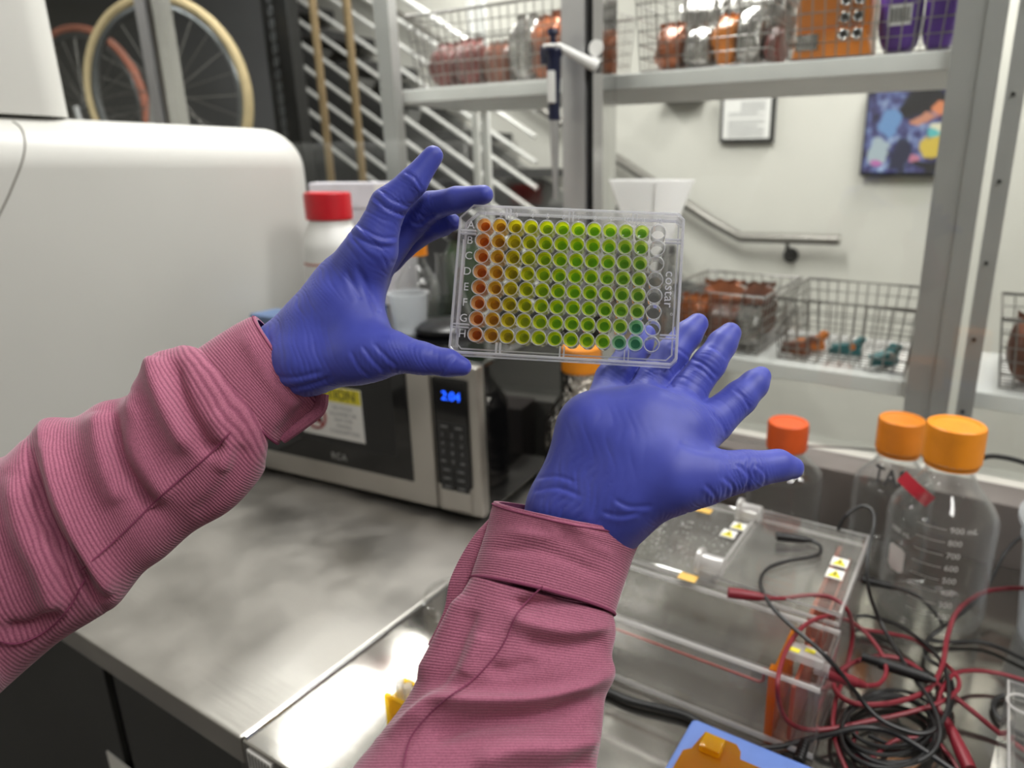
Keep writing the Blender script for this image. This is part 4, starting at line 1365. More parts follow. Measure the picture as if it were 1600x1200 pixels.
clip('teal plastic clip lying in the middle of the nearly empty basket', (.385, 1.02, ZL + .006), .3, M['teal'], M['orangeplas'])
clip('teal plastic clip near the post in the nearly empty basket', (.455, .985, ZL + .006), .9, M['teal'], M['silver'])
clip('orange clip at the left of the nearly empty basket', (.315, 1.03, ZL + .006), .5, M['orangeplas'], M['copper'])
clip('brown clip lying beside the orange clip', (.30, .985, ZL + .006), .2, M['brown'], M['copper'])

# ------------------------------------------------------------------ pipette hanging at the mullion
pc = Yp(866, 180, .80)
t = thing('pipette', 'navy blue pipette hanging from an arm on the glass mullion', 'pipette', (pc[0], pc[1], 1.4))
zp = lambda y: Yp(866, y, .80)[2]
x_, y_ = pc[0], pc[1]
mb = MB(); mb.lathe([(.0001, zp(44)), (.010, zp(45)), (.011, zp(52)), (.005, zp(56)), (.005, zp(72))], (x_, y_, 0), 20)
mkobj('plunger', mb, M['navy'], t)
mb = MB(); mb.lathe([(.0001, zp(70)), (.016, zp(71)), (.019, zp(80)), (.013, zp(92)), (.0125, zp(120)), (.0105, zp(150)), (.0105, zp(188)), (.0001, zp(188))], (x_, y_, 0), 24)
mkobj('handle', mb, M['navy'], t)
mb = MB(); mb.rbox(x_ - .004, x_ + .010, y_ - .016, y_ - .008, zp(162), zp(112), .002)
mkobj('volume_window', mb, M['white'], t)
mb = MB(); mb.rbox(x_ - .026, x_ - .008, y_ - .006, y_ + .006, zp(100), zp(70), .003)
mkobj('finger_rest', mb, M['navy'], t)
mb = MB(); mb.lathe([(.0001, zp(187)), (.0085, zp(188)), (.0075, zp(240)), (.0045, zp(285)), (.0035, zp(312)), (.0001, zp(312))], (x_, y_, 0), 20)
mkobj('barrel', mb, M['alu'], t)
t = thing('pipette_holder', 'white arm on the glass mullion holding the pipette', 'holder', (x_ + .04, y_, zp(80)))
mb = MB(); pts = [np.array([x_ + .008, y_, zp(72)]), np.array([x_ + .045, y_ + .02, zp(92)]), np.array([x_ + .066, GY, zp(104)])]
mb.tube(pts, [.007, .009, .012], 10)
mb.tube([(x_ + .0165 * math.cos(a), y_ + .0165 * math.sin(a), zp(73)) for a in np.linspace(0, 2 * PI, 18, endpoint=False)], .003, 6, closed=True)
mb.cyl((x_ + .066, GY - .004, zp(75)), (x_ + .066, GY, zp(75)), .014, None, 18)
mkobj('arm', mb, M['white'], t)

# ------------------------------------------------------------------ far background: wall pieces, stair, bicycle
t = thing('framed_notice', 'framed white notice in a black frame on the far wall', 'picture', (-.31, WY - .02, 1.6))
a_, b_ = Yp(1131, 146, WY), Yp(1210, 222, WY)
x0, x1, z1, z0 = a_[0], b_[0], a_[2], b_[2]
mkobj('frame', MB().rbox(x0, x1, WY - .03, WY - .001, z0, z1, .003), M['black'], t)
mkobj('paper', MB().box(x0 + .014, x1 - .014, WY - .032, WY - .030, z0 + .014, z1 - .014), M['paper'], t, smooth=False)
mb = MB()
for k in range(14):
    zz = z1 - .04 - k * .0095
    if k != 6:
        xa = x0 + (.085 if k < 4 else .035)
        mb.box(xa, x1 - .035 - (.03 if k % 5 == 4 else 0), WY - .0326, WY - .032, zz - .004, zz)
mkobj('printed_lines', mb, M['greyink'], t, smooth=False)


def poster_mat():
    m, nt, b = newmat('screen_picture')
    tc = N(nt, 'ShaderNodeTexCoord')
    nz = N(nt, 'ShaderNodeTexNoise'); nz.inputs['Scale'].default_value = 7; nz.inputs['Detail'].default_value = 6
    nt.links.new(tc.outputs['Generated'], nz.inputs['Vector'])
    nd = N(nt, 'ShaderNodeTexNoise'); nd.inputs['Scale'].default_value = 5; nd.inputs['Detail'].default_value = 4
    nt.links.new(tc.outputs['Generated'], nd.inputs['Vector'])
    wv = N(nt, 'ShaderNodeVectorMath', operation='MULTIPLY_ADD'); wv.inputs[1].default_value = (.28, .28, .28)
    nt.links.new(nd.outputs['Color'], wv.inputs[0])
    wo = N(nt, 'ShaderNodeVectorMath', operation='SUBTRACT'); wo.inputs[1].default_value = (.14, .14, .14)
    nt.links.new(tc.outputs['Generated'], wo.inputs[0]); nt.links.new(wo.outputs[0], wv.inputs[2])
    rp = N(nt, 'ShaderNodeValToRGB'); cr = rp.color_ramp
    cr.elements[0].position = .34; cr.elements[0].color = rgb(22, 24, 44)
    cr.elements[1].position = .70; cr.elements[1].color = rgb(176, 196, 220)
    e = cr.elements.new(.46); e.color = rgb(58, 52, 104)
    e = cr.elements.new(.56); e.color = rgb(98, 110, 160)
    nt.links.new(nz.outputs['Fac'], rp.inputs[0])
    sx = N(nt, 'ShaderNodeSeparateXYZ'); nt.links.new(wv.outputs[0], sx.inputs[0])
    cur = rp.outputs[0]
    blobs = [(.66, .82, .26, .16, rgb(20, 18, 24)), (.46, .74, .10, .10, rgb(16, 14, 20)), (.90, .74, .16, .11, rgb(226, 138, 92)), (.66, .62, .14, .05, rgb(206, 140, 110)), (.86, .44, .14, .07, rgb(96, 190, 186)),
             (.84, .30, .18, .12, rgb(216, 186, 70)), (.88, .52, .12, .05, rgb(230, 224, 190)), (.16, .24, .10, .16, rgb(172, 186, 190)), (.17, .12, .07, .05, rgb(190, 110, 170)), (.44, .20, .10, .20, rgb(28, 30, 60)), (.62, .14, .08, .06, rgb(196, 120, 140)), (.28, .58, .12, .14, rgb(110, 150, 196)), (.80, .08, .22, .05, rgb(20, 18, 22))]
    for (cx, cz, rx, rz, c) in blobs:
        def term(sock, cc, rr):
            s = N(nt, 'ShaderNodeMath', operation='SUBTRACT'); s.inputs[1].default_value = cc; nt.links.new(sock, s.inputs[0])
            d = N(nt, 'ShaderNodeMath', operation='DIVIDE'); d.inputs[1].default_value = rr; nt.links.new(s.outputs[0], d.inputs[0])
            p = N(nt, 'ShaderNodeMath', operation='POWER'); p.inputs[1].default_value = 2; nt.links.new(d.outputs[0], p.inputs[0])
            return p.outputs[0]
        ad = N(nt, 'ShaderNodeMath', operation='ADD')
        nt.links.new(term(sx.outputs[0], cx, rx), ad.inputs[0]); nt.links.new(term(sx.outputs[2], cz, rz), ad.inputs[1])
        mr = N(nt, 'ShaderNodeMapRange'); mr.inputs[1].default_value = 1.25; mr.inputs[2].default_value = .75
        nt.links.new(ad.outputs[0], mr.inputs[0])
        mx = N(nt, 'ShaderNodeMix', data_type='RGBA'); nt.links.new(mr.outputs[0], mx.inputs[0])
        nt.links.new(cur, mx.inputs[6]); mx.inputs[7].default_value = c
        cur = mx.outputs[2]
    nt.links.new(cur, b.inputs['Emission Color']); b.inputs['Emission Strength'].default_value = .85
    b.inputs['Base Color'].default_value = (.02, .02, .02, 1); b.inputs['Roughness'].default_value = .25
    return m


a_, b_ = Yp(1360, 136, WY - .05), Yp(1350, 269, WY - .05)
tx0 = a_[0]; tz1, tz0 = a_[2], b_[2]; tx1 = Yp(1500, 134, WY - .05)[0]
t = thing('wall_screen', 'wall mounted screen showing a colourful laboratory picture', 'screen', ((tx0 + tx1) / 2, WY - .03, tz0))
mkobj('housing', MB().rbox(tx0 - .008, tx1 + .008, WY - .045, WY - .001, tz0 - .014, tz1 + .008, .004), M['black'], t)
mkobj('display', MB().box(tx0, tx1, WY - .05, WY - .045, tz0, tz1), poster_mat(), t, smooth=False)
a_ = Yp(1030, 157, WY - .06); b_ = Yp(1094, 157, WY - .06)
t = thing('wall_ledge', 'small black ledge on the far wall near the notice', 'ledge', ((a_[0] + b_[0]) / 2, WY - .04, a_[2]))
mb = MB(); mb.rbox(a_[0], b_[0], WY - .09, WY - .001, a_[2] - .008, a_[2] + .008, .003); mb.box(b_[0] - .012, b_[0], WY - .09, WY - .08, a_[2], a_[2] + .022)
mkobj('board', mb, M['black'], t)

# wall handrail: sloping, then level, on a bracket
h1 = Yp(930, 226, WY - .08); h2 = Yp(1146, 368, WY - .08); h3 = Yp(1312, 375, WY - .08)
t = thing('wall_handrail', 'steel handrail sloping down the far wall to a level end', 'handrail', (h2[0], WY - .05, h2[2]))
s_ = (h2[2] - h1[2]) / (h2[0] - h1[0])
hs = np.array([h2[0] - 3.2, WY - .08, h2[2] - 3.2 * s_])
path = [hs] + [hs + (h2 - hs) * f for f in (.5, .9, .97)] + [h2 + np.array([.03, 0, -.006])] + [h3]
mkobj('rail', MB().tube(path, .021, 14), M['railg'], t)
for (px, py) in ((1230, 382),):
    q = Yp(px, py, WY - .08)
    mb = MB(); mb.tube([q, q + np.array([0, .01, -.035]), q + np.array([0, .075, -.05])], .008, 10); mb.cyl(q + np.array([0, .066, -.05]), q + np.array([0, .079, -.05]), .03, None, 20)
    mkobj('bracket', mb, M['black'], t)
# stair against the back wall: closed skirt, dark underside, treads
SL = s_
def sz_(x, off):   # height of the stair line at x
    return h2[2] + (x - h2[0]) * SL + off


t = thing('staircase', 'dark steel staircase rising to the left along the far wall', 'staircase', (-2.2, WY - .3, 0))
xs0, xs1 = -4.6, h2[0] - .15
prf = lambda o0, o1: [(xs0, sz_(xs0, o0)), (xs1, sz_(xs1, o0)), (xs1, sz_(xs1, o1)), (xs0, sz_(xs0, o1))]
yz = lambda ya: (lambda x, z, y: np.array([x, ya + y, z]))
mkobj('stringer', MB().prism(prf(-.46, -.34), 0, .03, 0, lambda x, y, z: np.array([x, WY - .42 + z, y])), M['stair'], t, smooth=False)
mkobj('stringer', MB().prism(prf(-.62, -.32), 0, .02, 0, lambda x, y, z: np.array([x, WY - .025 + z, y])), M['stairwall'], t, smooth=False)
xq = xs0
k = 0
while xq < xs1 - .1:
    zq = sz_(xq, -.36)
    mkobj('tread', MB().box(xq, xq + .27, WY - .40, WY - .03, zq - .04, zq), M['stair'], t, smooth=False)
    xq += .16 / abs(SL); k += 1
# panel filling below the stair (dark cupboard side)
xu0, xu1 = -4.6, -1.05
mkobj('under_panel', MB().prism([(xu0, 0), (xu1, 0), (xu1, sz_(xu1, -.335)), (xu0, sz_(xu0, -.335))], 0, .02, 0, lambda x, y, z: np.array([x, WY - .40 + z, y])), M['stair'], t, smooth=False)

t = thing('stair_railing', 'pale bar railing sloping along the staircase', 'railing', (-2.0, WY - .46, 1.4))
RY = WY - .47
for k in range(10):
    off = .19 - k * .098
    xa, xb = -4.2, -1.02
    mb = MB(); mb.tube([(xa, RY, sz_(xa, off)), (xb, RY, sz_(xb, off))], .010 if k else .014, 8)
    mkobj('bar', mb, M['railw'], t)
for xpost in (-3.4, -2.6):
    mkobj('post', MB().box(xpost - .012, xpost + .012, RY - .03, RY - .012, sz_(xpost, -.75), sz_(xpost, .2)), M['railg'], t, smooth=False)

# brass poles
for i, (pa, pb) in enumerate((((488, 0), (509, 275)), ((541, 0), (557, 275)))):
    q = Yp(*pa, 1.3)
    o = thing('brass_pole', ['brass pole nearer the black post', 'brass pole nearer the shelf upright'][i], 'pole', (q[0], 1.3, 0))
    mkobj('shaft', MB().cyl((q[0], 1.3, 0.02), (q[0], 1.3, CEIL), .0125, None, 16), M['brass'], o)
    mkobj('floor_flange', MB().cyl((q[0], 1.3, 0), (q[0], 1.3, .02), .04, None, 20), M['brass'], o)
# black perforated post
qa, qm, qb = Yp(402, 0, 1.45), Yp(428, 0, 1.45), Yp(446, 0, 1.45)
t = thing('perforated_post', 'black steel post with a row of slots beside the bicycle', 'post', ((qa[0] + qb[0]) / 2, 1.45, 0))
mkobj('post_face', MB().rbox(qm[0], qb[0], 1.45, 1.50, 0, CEIL, .004), M['black'], t)
mkobj('slotted_face', MB().box(qa[0], qm[0], 1.46, 1.48, 0, CEIL), M['black'], t, smooth=False)
mb = MB(); xm = (qa[0] + qm[0]) / 2 + .008
for k in range(24):
    zc_ = 1.45 + k * .042
    mb.tube([(xm + .010 * math.cos(a), 1.458, zc_ + .016 * math.sin(a)) for a in np.linspace(0, 2 * PI, 14, endpoint=False)], .003, 5, closed=True)
mkobj('slot_rim', mb, M['rim'], t)


# bicycles: hung by the window
def wheel(root, c, r, tyre, yaw=0, spokes=24):
    c = np.array(c, float); ca, sa = math.cos(yaw), math.sin(yaw)
    pt = lambda rr, a, off=0: c + np.array([rr * math.cos(a) * ca - off * sa, rr * math.cos(a) * sa + off * ca, rr * math.sin(a)])
    A = np.linspace(0, 2 * PI, 64, endpoint=False)
    mkobj('tyre', MB().tube([pt(r - .016, a) for a in A], .0165, 10, closed=True), tyre, root)
    mkobj('wheel_rim', MB().tube([pt(r - .042, a) for a in A], .0125, 8, closed=True), M['rim'], root)
    mkobj('hub', MB().cyl(pt(0, 0, -.035), pt(0, 0, .035), .020, None, 18), M['rim'], root)
    mb = MB()
    for k in range(spokes):
        a = 2 * PI * k / spokes; s = 1 if k % 2 else -1
        mb.tube([pt(.020, a + s * .9, s * .028), pt(r - .045, a)], .0016, 5)
    o = mkobj('spokes', mb, M['wire'], root)


def at_d(px, py, y):
    return Yp(px, py, y)


wA = Yp(262, 150, 1.20); wB = Yp(138, 168, 1.36)
rA = 150 * float((wA - CAM) @ FW) / F; rB = 150 * float((wB - CAM) @ FW) / F
t = thing('bicycle', 'bicycle with cream tyres standing behind the white instrument', 'bicycle', (wA[0], wA[1], 0))
wheel(t, wA, .335, M['cream'], .35)
fx = np.array([math.cos(.35), math.sin(.35), 0])
fork = wA + np.array([0, 0, .02]); crown = wA + fx * -.10 + np.array([0, 0, -.40])
mb = MB(); mb.tube([wA + fx * -.0 + np.array([.0, -.05, 0]), wA + fx * -.05 + np.array([0, -.05, -.22]), crown], .012, 10)
mb.tube([wA + np.array([.0, .05, 0]), wA + fx * -.05 + np.array([0, .05, -.22]), crown], .012, 10)
mkobj('fork', mb, M['alu'], t)
mb = MB(); seat = crown + fx * -.05 + np.array([0, 0, -.35]); mb.tube([crown, crown + fx * -.12 + np.array([0, 0, -.45])], .017, 10); mb.tube([crown, seat + fx * .35 + np.array([0, 0, -.25])], .016, 10)
mkobj('frame', mb, M['navy'], t)
w2 = np.array([wA[0], wA[1], .0]) + fx * .45 + np.array([0, 0, .34])
wheel(t, w2, .335, M['cream'], .35)
t = thing('bicycle', 'bicycle with tan tyres farther back by the dark partition', 'bicycle', (wB[0], wB[1], 0))
wheel(t, wB, .335, M['tanrub'], .25)
mb = MB(); mb.tube([wB + np.array([0, -.05, 0]), wB + np.array([.1, -.05, -.45]), wB + np.array([.15, 0, -.9])], .013, 10)
mkobj('fork', mb, M['alu'], t)
wheel(t, wB + np.array([.3, .02, wB[2] * -1 + .34]), .335, M['tanrub'], .25)
mb = MB(); mb.tube([wB + np.array([.15, 0, -.9]), wB + np.array([.3, .0, -1.3])], .016, 10)
mkobj('frame', mb, M['navy'], t)

# ------------------------------------------------------------------ 96-well plate
PM = np.array([[0.9065, -0.122, 0.4042], [0.4207, 0.3414, -0.8405], [-0.0354, 0.932, 0.3608]])
PC = np.array([0.3913, 0.0144, 1.4377])
pl = bpy.data.objects.new('well_plate', None); COL.objects.link(pl)
pl.matrix_world = Matrix([list(PM[i]) + [PC[i]] for i in range(3)] + [[0, 0, 0, 1]])
tag(pl, 'clear 96-well plate of orange to green liquids held in both gloves', 'well plate')
PLW, PLH, PT = .1278, .0855, .0144
ch = .0075


def outline(ins, chf=True):
    x, y = PLW / 2 - ins, PLH / 2 - ins
    c = max(ch - ins * .4, .001) if chf else 0
    r = .003
    return [(-x + c, y), (x - r, y), (x, y - r), (x, -y + r), (x - r, -y), (-x + r, -y), (-x, -y + r), (-x, y - c)]


def ploc(name, mb, m, parent=None, smooth=None, angle=35):
    o = mkobj(name, mb, m, None, parent=parent or pl, smooth=smooth, angle=angle)
    return o


def ring_wall(o1, o2, z0, z1):
    n = len(o1)
    vs = [(x, y, z1) for x, y in o1] + [(x, y, z1) for x, y in o2] + [(x, y, z0) for x, y in o1] + [(x, y, z0) for x, y in o2]
    fs = []
    for i in range(n):
        j = (i + 1) % n
        fs += [(i, j, n + j, n + i), (2 * n + i, 3 * n + i, 3 * n + j, 2 * n + j), (i, 2 * n + i, 2 * n + j, j), (n + i, n + j, 3 * n + j, 3 * n + i)]
    return MB().add(vs, fs)


ploc('skirt', ring_wall(outline(.0), outline(.0014), -PT, 0), M['platewall'], smooth=False)
o1 = [(x, y, .0) for x, y in outline(.0006)]
ploc('skirt_edge', MB().tube(o1, .00075, 6, closed=True), M['platerim'])
ploc('skirt_edge', MB().tube([(x, y, -PT) for x, y in outline(.0004)], .0009, 6, closed=True), M['platerim'])
ploc('skirt_edge', MB().tube([(x, y, -.0045) for x, y in outline(.0030)], .0005, 6, closed=True), M['platerim'])
wx = lambda c: -PLW / 2 + .01438 + c * .009
wy = lambda r: PLH / 2 - .01124 - r * .009
# deck with round openings
mb = MB(); n = 24
for r in range(8):
    for c in range(12):
        vs = []
        for k in range(n):
            a = 2 * PI * k / n; ca, sa = math.cos(a), math.sin(a); s = .0045 / max(abs(ca), abs(sa))
            vs += [(wx(c) + .0036 * ca, wy(r) + .0036 * sa, -.0030), (wx(c) + s * ca, wy(r) + s * sa, -.0030)]
        mb.add(vs, [(2 * k, 2 * k + 1, (2 * k + 3) % (2 * n), (2 * k + 2) % (2 * n)) for k in range(n)])
ix, iy = PLW / 2 - .0014, PLH / 2 - .0014
mb.box(-ix, wx(0) - .0045, -iy, iy - ch, -.0034, -.0030); mb.box(wx(11) + .0045, ix, -iy, iy, -.0034, -.0030)
mb.box(wx(0) - .0045, wx(11) + .0045, wy(0) + .0045, iy, -.0034, -.0030); mb.box(wx(0) - .0045, wx(11) + .0045, -iy, wy(7) - .0045, -.0034, -.0030)
ploc('deck', mb, M['platewall'], smooth=False)
# paired stiffening ribs
for c in (1, 5, 9):
    for sgn in (1, -1):
        mb = MB()
        for dx in (-.0011, .0011):
            xx = wx(c) + .0045 + dx
            ya, yb = (wy(0) + .0040, iy) if sgn > 0 else (-iy, wy(7) - .0040)
            mb.box(xx - .00035, xx + .00035, ya, yb, -.0030, -.0002)
        ploc('rib', mb, M['platerim'], smooth=False)
for r in (0, 6):
    for sgn in (1, -1):
        mb = MB()
        for dy in (-.0009, .0009):
            yy = wy(r) - .0045 + dy
            xa, xb = (wx(11) + .0042, ix) if sgn > 0 else (-ix, wx(0) - .0042)
            mb.box(xa, xb, yy - .00035, yy + .00035, -.0030, -.0002)
        ploc('rib', mb, M['platerim'], smooth=False)
ploc('rib', MB().box(-PLW / 2 + .0030, -PLW / 2 + .0034, wy(7), wy(1), -.003, -.0003), M['platerim'], smooth=False)
mb = MB()
pf = lambda x0, y0, ux=(1, 0, 0), vy=(0, 1, 0): plane_fn((x0, y0, -.0027), ux, vy)
for r, chv in enumerate('ABCDEFGH'):
    add_text(mb, chv, .0064, pf(-PLW / 2 + .0064 + .0008 * 0, wy(r)))
for c in range(12):
    add_text(mb, str(c + 1), .0040, pf(wx(c), wy(0) + .0068))
add_text(mb, 'costar', .0078, pf(PLW / 2 - .0064, wy(4) + .0045, (0, -1, 0), (1, 0, 0)), spacing=1.05)
add_text(mb, 'o', .0030, pf(PLW / 2 - .0042, wy(4) - .0095, (0, -1, 0), (1, 0, 0)))
ploc('moulded_lettering', mb, clear('moulded_letter', (.9, .9, .92), 1.5, .1, .62, (.95, .95, 1.0), .2), smooth=False)
# wells and liquid, mesh data shared between alike wells
wprof = [(.0040, 0), (.0043, -.0002), (.00438, -.0008), (.0043, -.0030), (.0042, -.0107), (.0040, -.0112), (.0001, -.0112)]
wm = MB(); wm.lathe(wprof, (0, 0, 0), 24)
wm.lathe([(.0040, 0), (.00395, -.0009), (.0038, -.0104)], (0, 0, 0), 24)
well0 = mkobj('well', wm, M['wellwall'], None, parent=pl, angle=50)
rim0 = mkobj('well_rim', MB().tube([(.0042 * math.cos(a), .0042 * math.sin(a), 0) for a in np.linspace(0, 2 * PI, 24, endpoint=False)], .00028, 6, closed=True), M['platerim'], None, parent=well0)
colcols = [  # edge (refracted brightness painted paler than the core), core, label
    ((250, 206, 158), (202, 112, 26), 'amber orange liquid'), ((250, 218, 124), (196, 146, 24), 'golden amber liquid'),
    ((246, 234, 96), (188, 176, 22), 'olive yellow liquid'), ((242, 242, 88), (178, 192, 22), 'yellow liquid'),
    ((240, 248, 90), (166, 204, 24), 'yellow green liquid'), ((238, 250, 92), (156, 210, 26), 'lime green liquid'),
    ((236, 250, 98), (152, 212, 28), 'lime green liquid'), ((234, 249, 112), (150, 210, 36), 'lime green liquid'),
    ((232, 248, 130), (146, 206, 50), 'light green liquid'), ((230, 246, 152), (144, 200, 70), 'pale green liquid'),
    ((228, 244, 166), (140, 194, 84), 'pale green liquid'), ((196, 232, 204), (104, 184, 142), 'sea green liquid')]
LM = [liquid_mats('liquid_%d' % i, rgb(*e), rgb(*k), .36) for i, (e, k, l) in enumerate(colcols)]


def liquid_mesh(mats, level):
    mb = MB(); n = 24
    prof_out = [(.0001, -.0103), (.0030, -.0103), (.00372, -.0100), (.0038, level + .0032)]
    mb.lathe(prof_out[1:], (0, 0, 0), n, 0)
    mb.lathe([(.0038, level + .0032), (.0035, level + .0018), (.0031, level + .0007), (.0026, level + .0002)], (0, 0, 0), n, 0)
    mb.lathe([(.0026, level + .0002), (.0014, level), (.0001, level - .0001)], (0, 0, 0), n, 1)
    mb.lathe([(.0030, -.0103), (.0001, -.0103)], (0, 0, 0), n, 1)
    return mkobj('liquid', mb, list(mats), None, parent=well0, angle=60)


protos = [liquid_mesh(LM[i], -.0042 - .0001 * (i % 3)) for i in range(12)]
for r in range(8):
    for c in range(12):
        if r == 0 and c == 0:
            w, rm = well0, rim0
        else:
            w, rm = well0.copy(), rim0.copy()
            COL.objects.link(w); COL.objects.link(rm); rm.parent = w
        w.location = (wx(c), wy(r), -.0004)
        if c == 11:
            continue
        li = 11 if (r == 7 and c >= 9) or (r == 6 and c == 10) else c
        q = protos[li].copy(); COL.objects.link(q); q.parent = w; q['label'] = colcols[li][2]
for q in protos:
    bpy.data.objects.remove(q)


# ------------------------------------------------------------------ person: gloves and corduroy sleeves
def surface_nets(d, org, h):
    nx, ny, nz = d.shape
    s = d < 0
    cells = (nx - 1, ny - 1, nz - 1)
    acc = np.zeros(cells + (3,), np.float32); cnt = np.zeros(cells, np.float32)
    corners = [(0, 0, 0), (1, 0, 0), (0, 1, 0), (1, 1, 0), (0, 0, 1), (1, 0, 1), (0, 1, 1), (1, 1, 1)]
    sl = lambda a, c: a[c[0]:c[0] + cells[0], c[1]:c[1] + cells[1], c[2]:c[2] + cells[2]]
    for i in range(8):
        for ax in range(3):
            ca = corners[i]
            if ca[ax] == 1:
                continue
            cb = list(ca); cb[ax] = 1
            da, db = sl(d, ca), sl(d, cb)
            cr = sl(s, ca) != sl(s, tuple(cb))
            f = np.where(cr, da / np.where(cr, da - db, 1), 0)
            for k in range(3):
                acc[..., k] += np.where(cr, ca[k] + (f if k == ax else 0), 0)
            cnt += cr
    act = cnt > 0
    idx = -np.ones(cells, np.int64); idx[act] = np.arange(act.sum())
    ii = np.argwhere(act)
    verts = (ii + acc[act] / cnt[act][:, None]) * h + org
    faces = []
    for ax in range(3):
        o1, o2 = [(1, 2), (2, 0), (0, 1)][ax]
        a = [slice(1, c) for c in cells]; a[ax] = slice(0, cells[ax])
        e0 = s[tuple(slice(1, cells[k]) if k != ax else slice(0, cells[ax]) for k in range(3))]
        e1 = s[tuple(slice(1, cells[k]) if k != ax else slice(1, cells[ax] + 1) for k in range(3))]
        ch_ = np.argwhere(e0 != e1)
        if len(ch_) == 0:
            continue
        flip = e0[tuple(ch_.T)]
        base = ch_.copy()
        for k in range(3):
            if k != ax:
                base[:, k] += 1
        def cell(d1, d2):
            q = base.copy(); q[:, o1] -= d1; q[:, o2] -= d2
            return idx[q[:, 0], q[:, 1], q[:, 2]]
        v00, v10, v11, v01 = cell(0, 0), cell(1, 0), cell(1, 1), cell(0, 1)
        q = np.stack([v00, v10, v11, v01], 1)
        q[~flip] = q[~flip][:, ::-1]
        faces.append(q)
    return verts, np.concatenate(faces)


def round_cone(px, py, pz, a, b, r1, r2):
    ba = b - a; l2 = float(ba @ ba); rr = r1 - r2
    a2 = l2 - rr * rr; il2 = 1.0 / l2
    ax, ay, az = px - a[0], py - a[1], pz - a[2]
    y = ax * ba[0] + ay * ba[1] + az * ba[2]
    z = y - l2
    vx, vy, vz = ax * l2 - ba[0] * y, ay * l2 - ba[1] * y, az * l2 - ba[2] * y
    x2 = vx * vx + vy * vy + vz * vz
    y2 = y * y * l2; z2 = z * z * l2
    k = np.sign(rr) * rr * rr * x2
    c1 = np.sign(z) * a2 * z2 > k
    c2 = np.sign(y) * a2 * y2 < k
    return np.where(c1, np.sqrt(x2 + z2) * il2 - r2, np.where(c2, np.sqrt(x2 + y2) * il2 - r1, (np.sqrt(x2 * a2 * il2) + y * rr) * il2 - r1))


def smin(a, b, k):
    h = np.maximum(k - np.abs(a - b), 0) / k
    return np.minimum(a, b) - h * h * h * k / 6


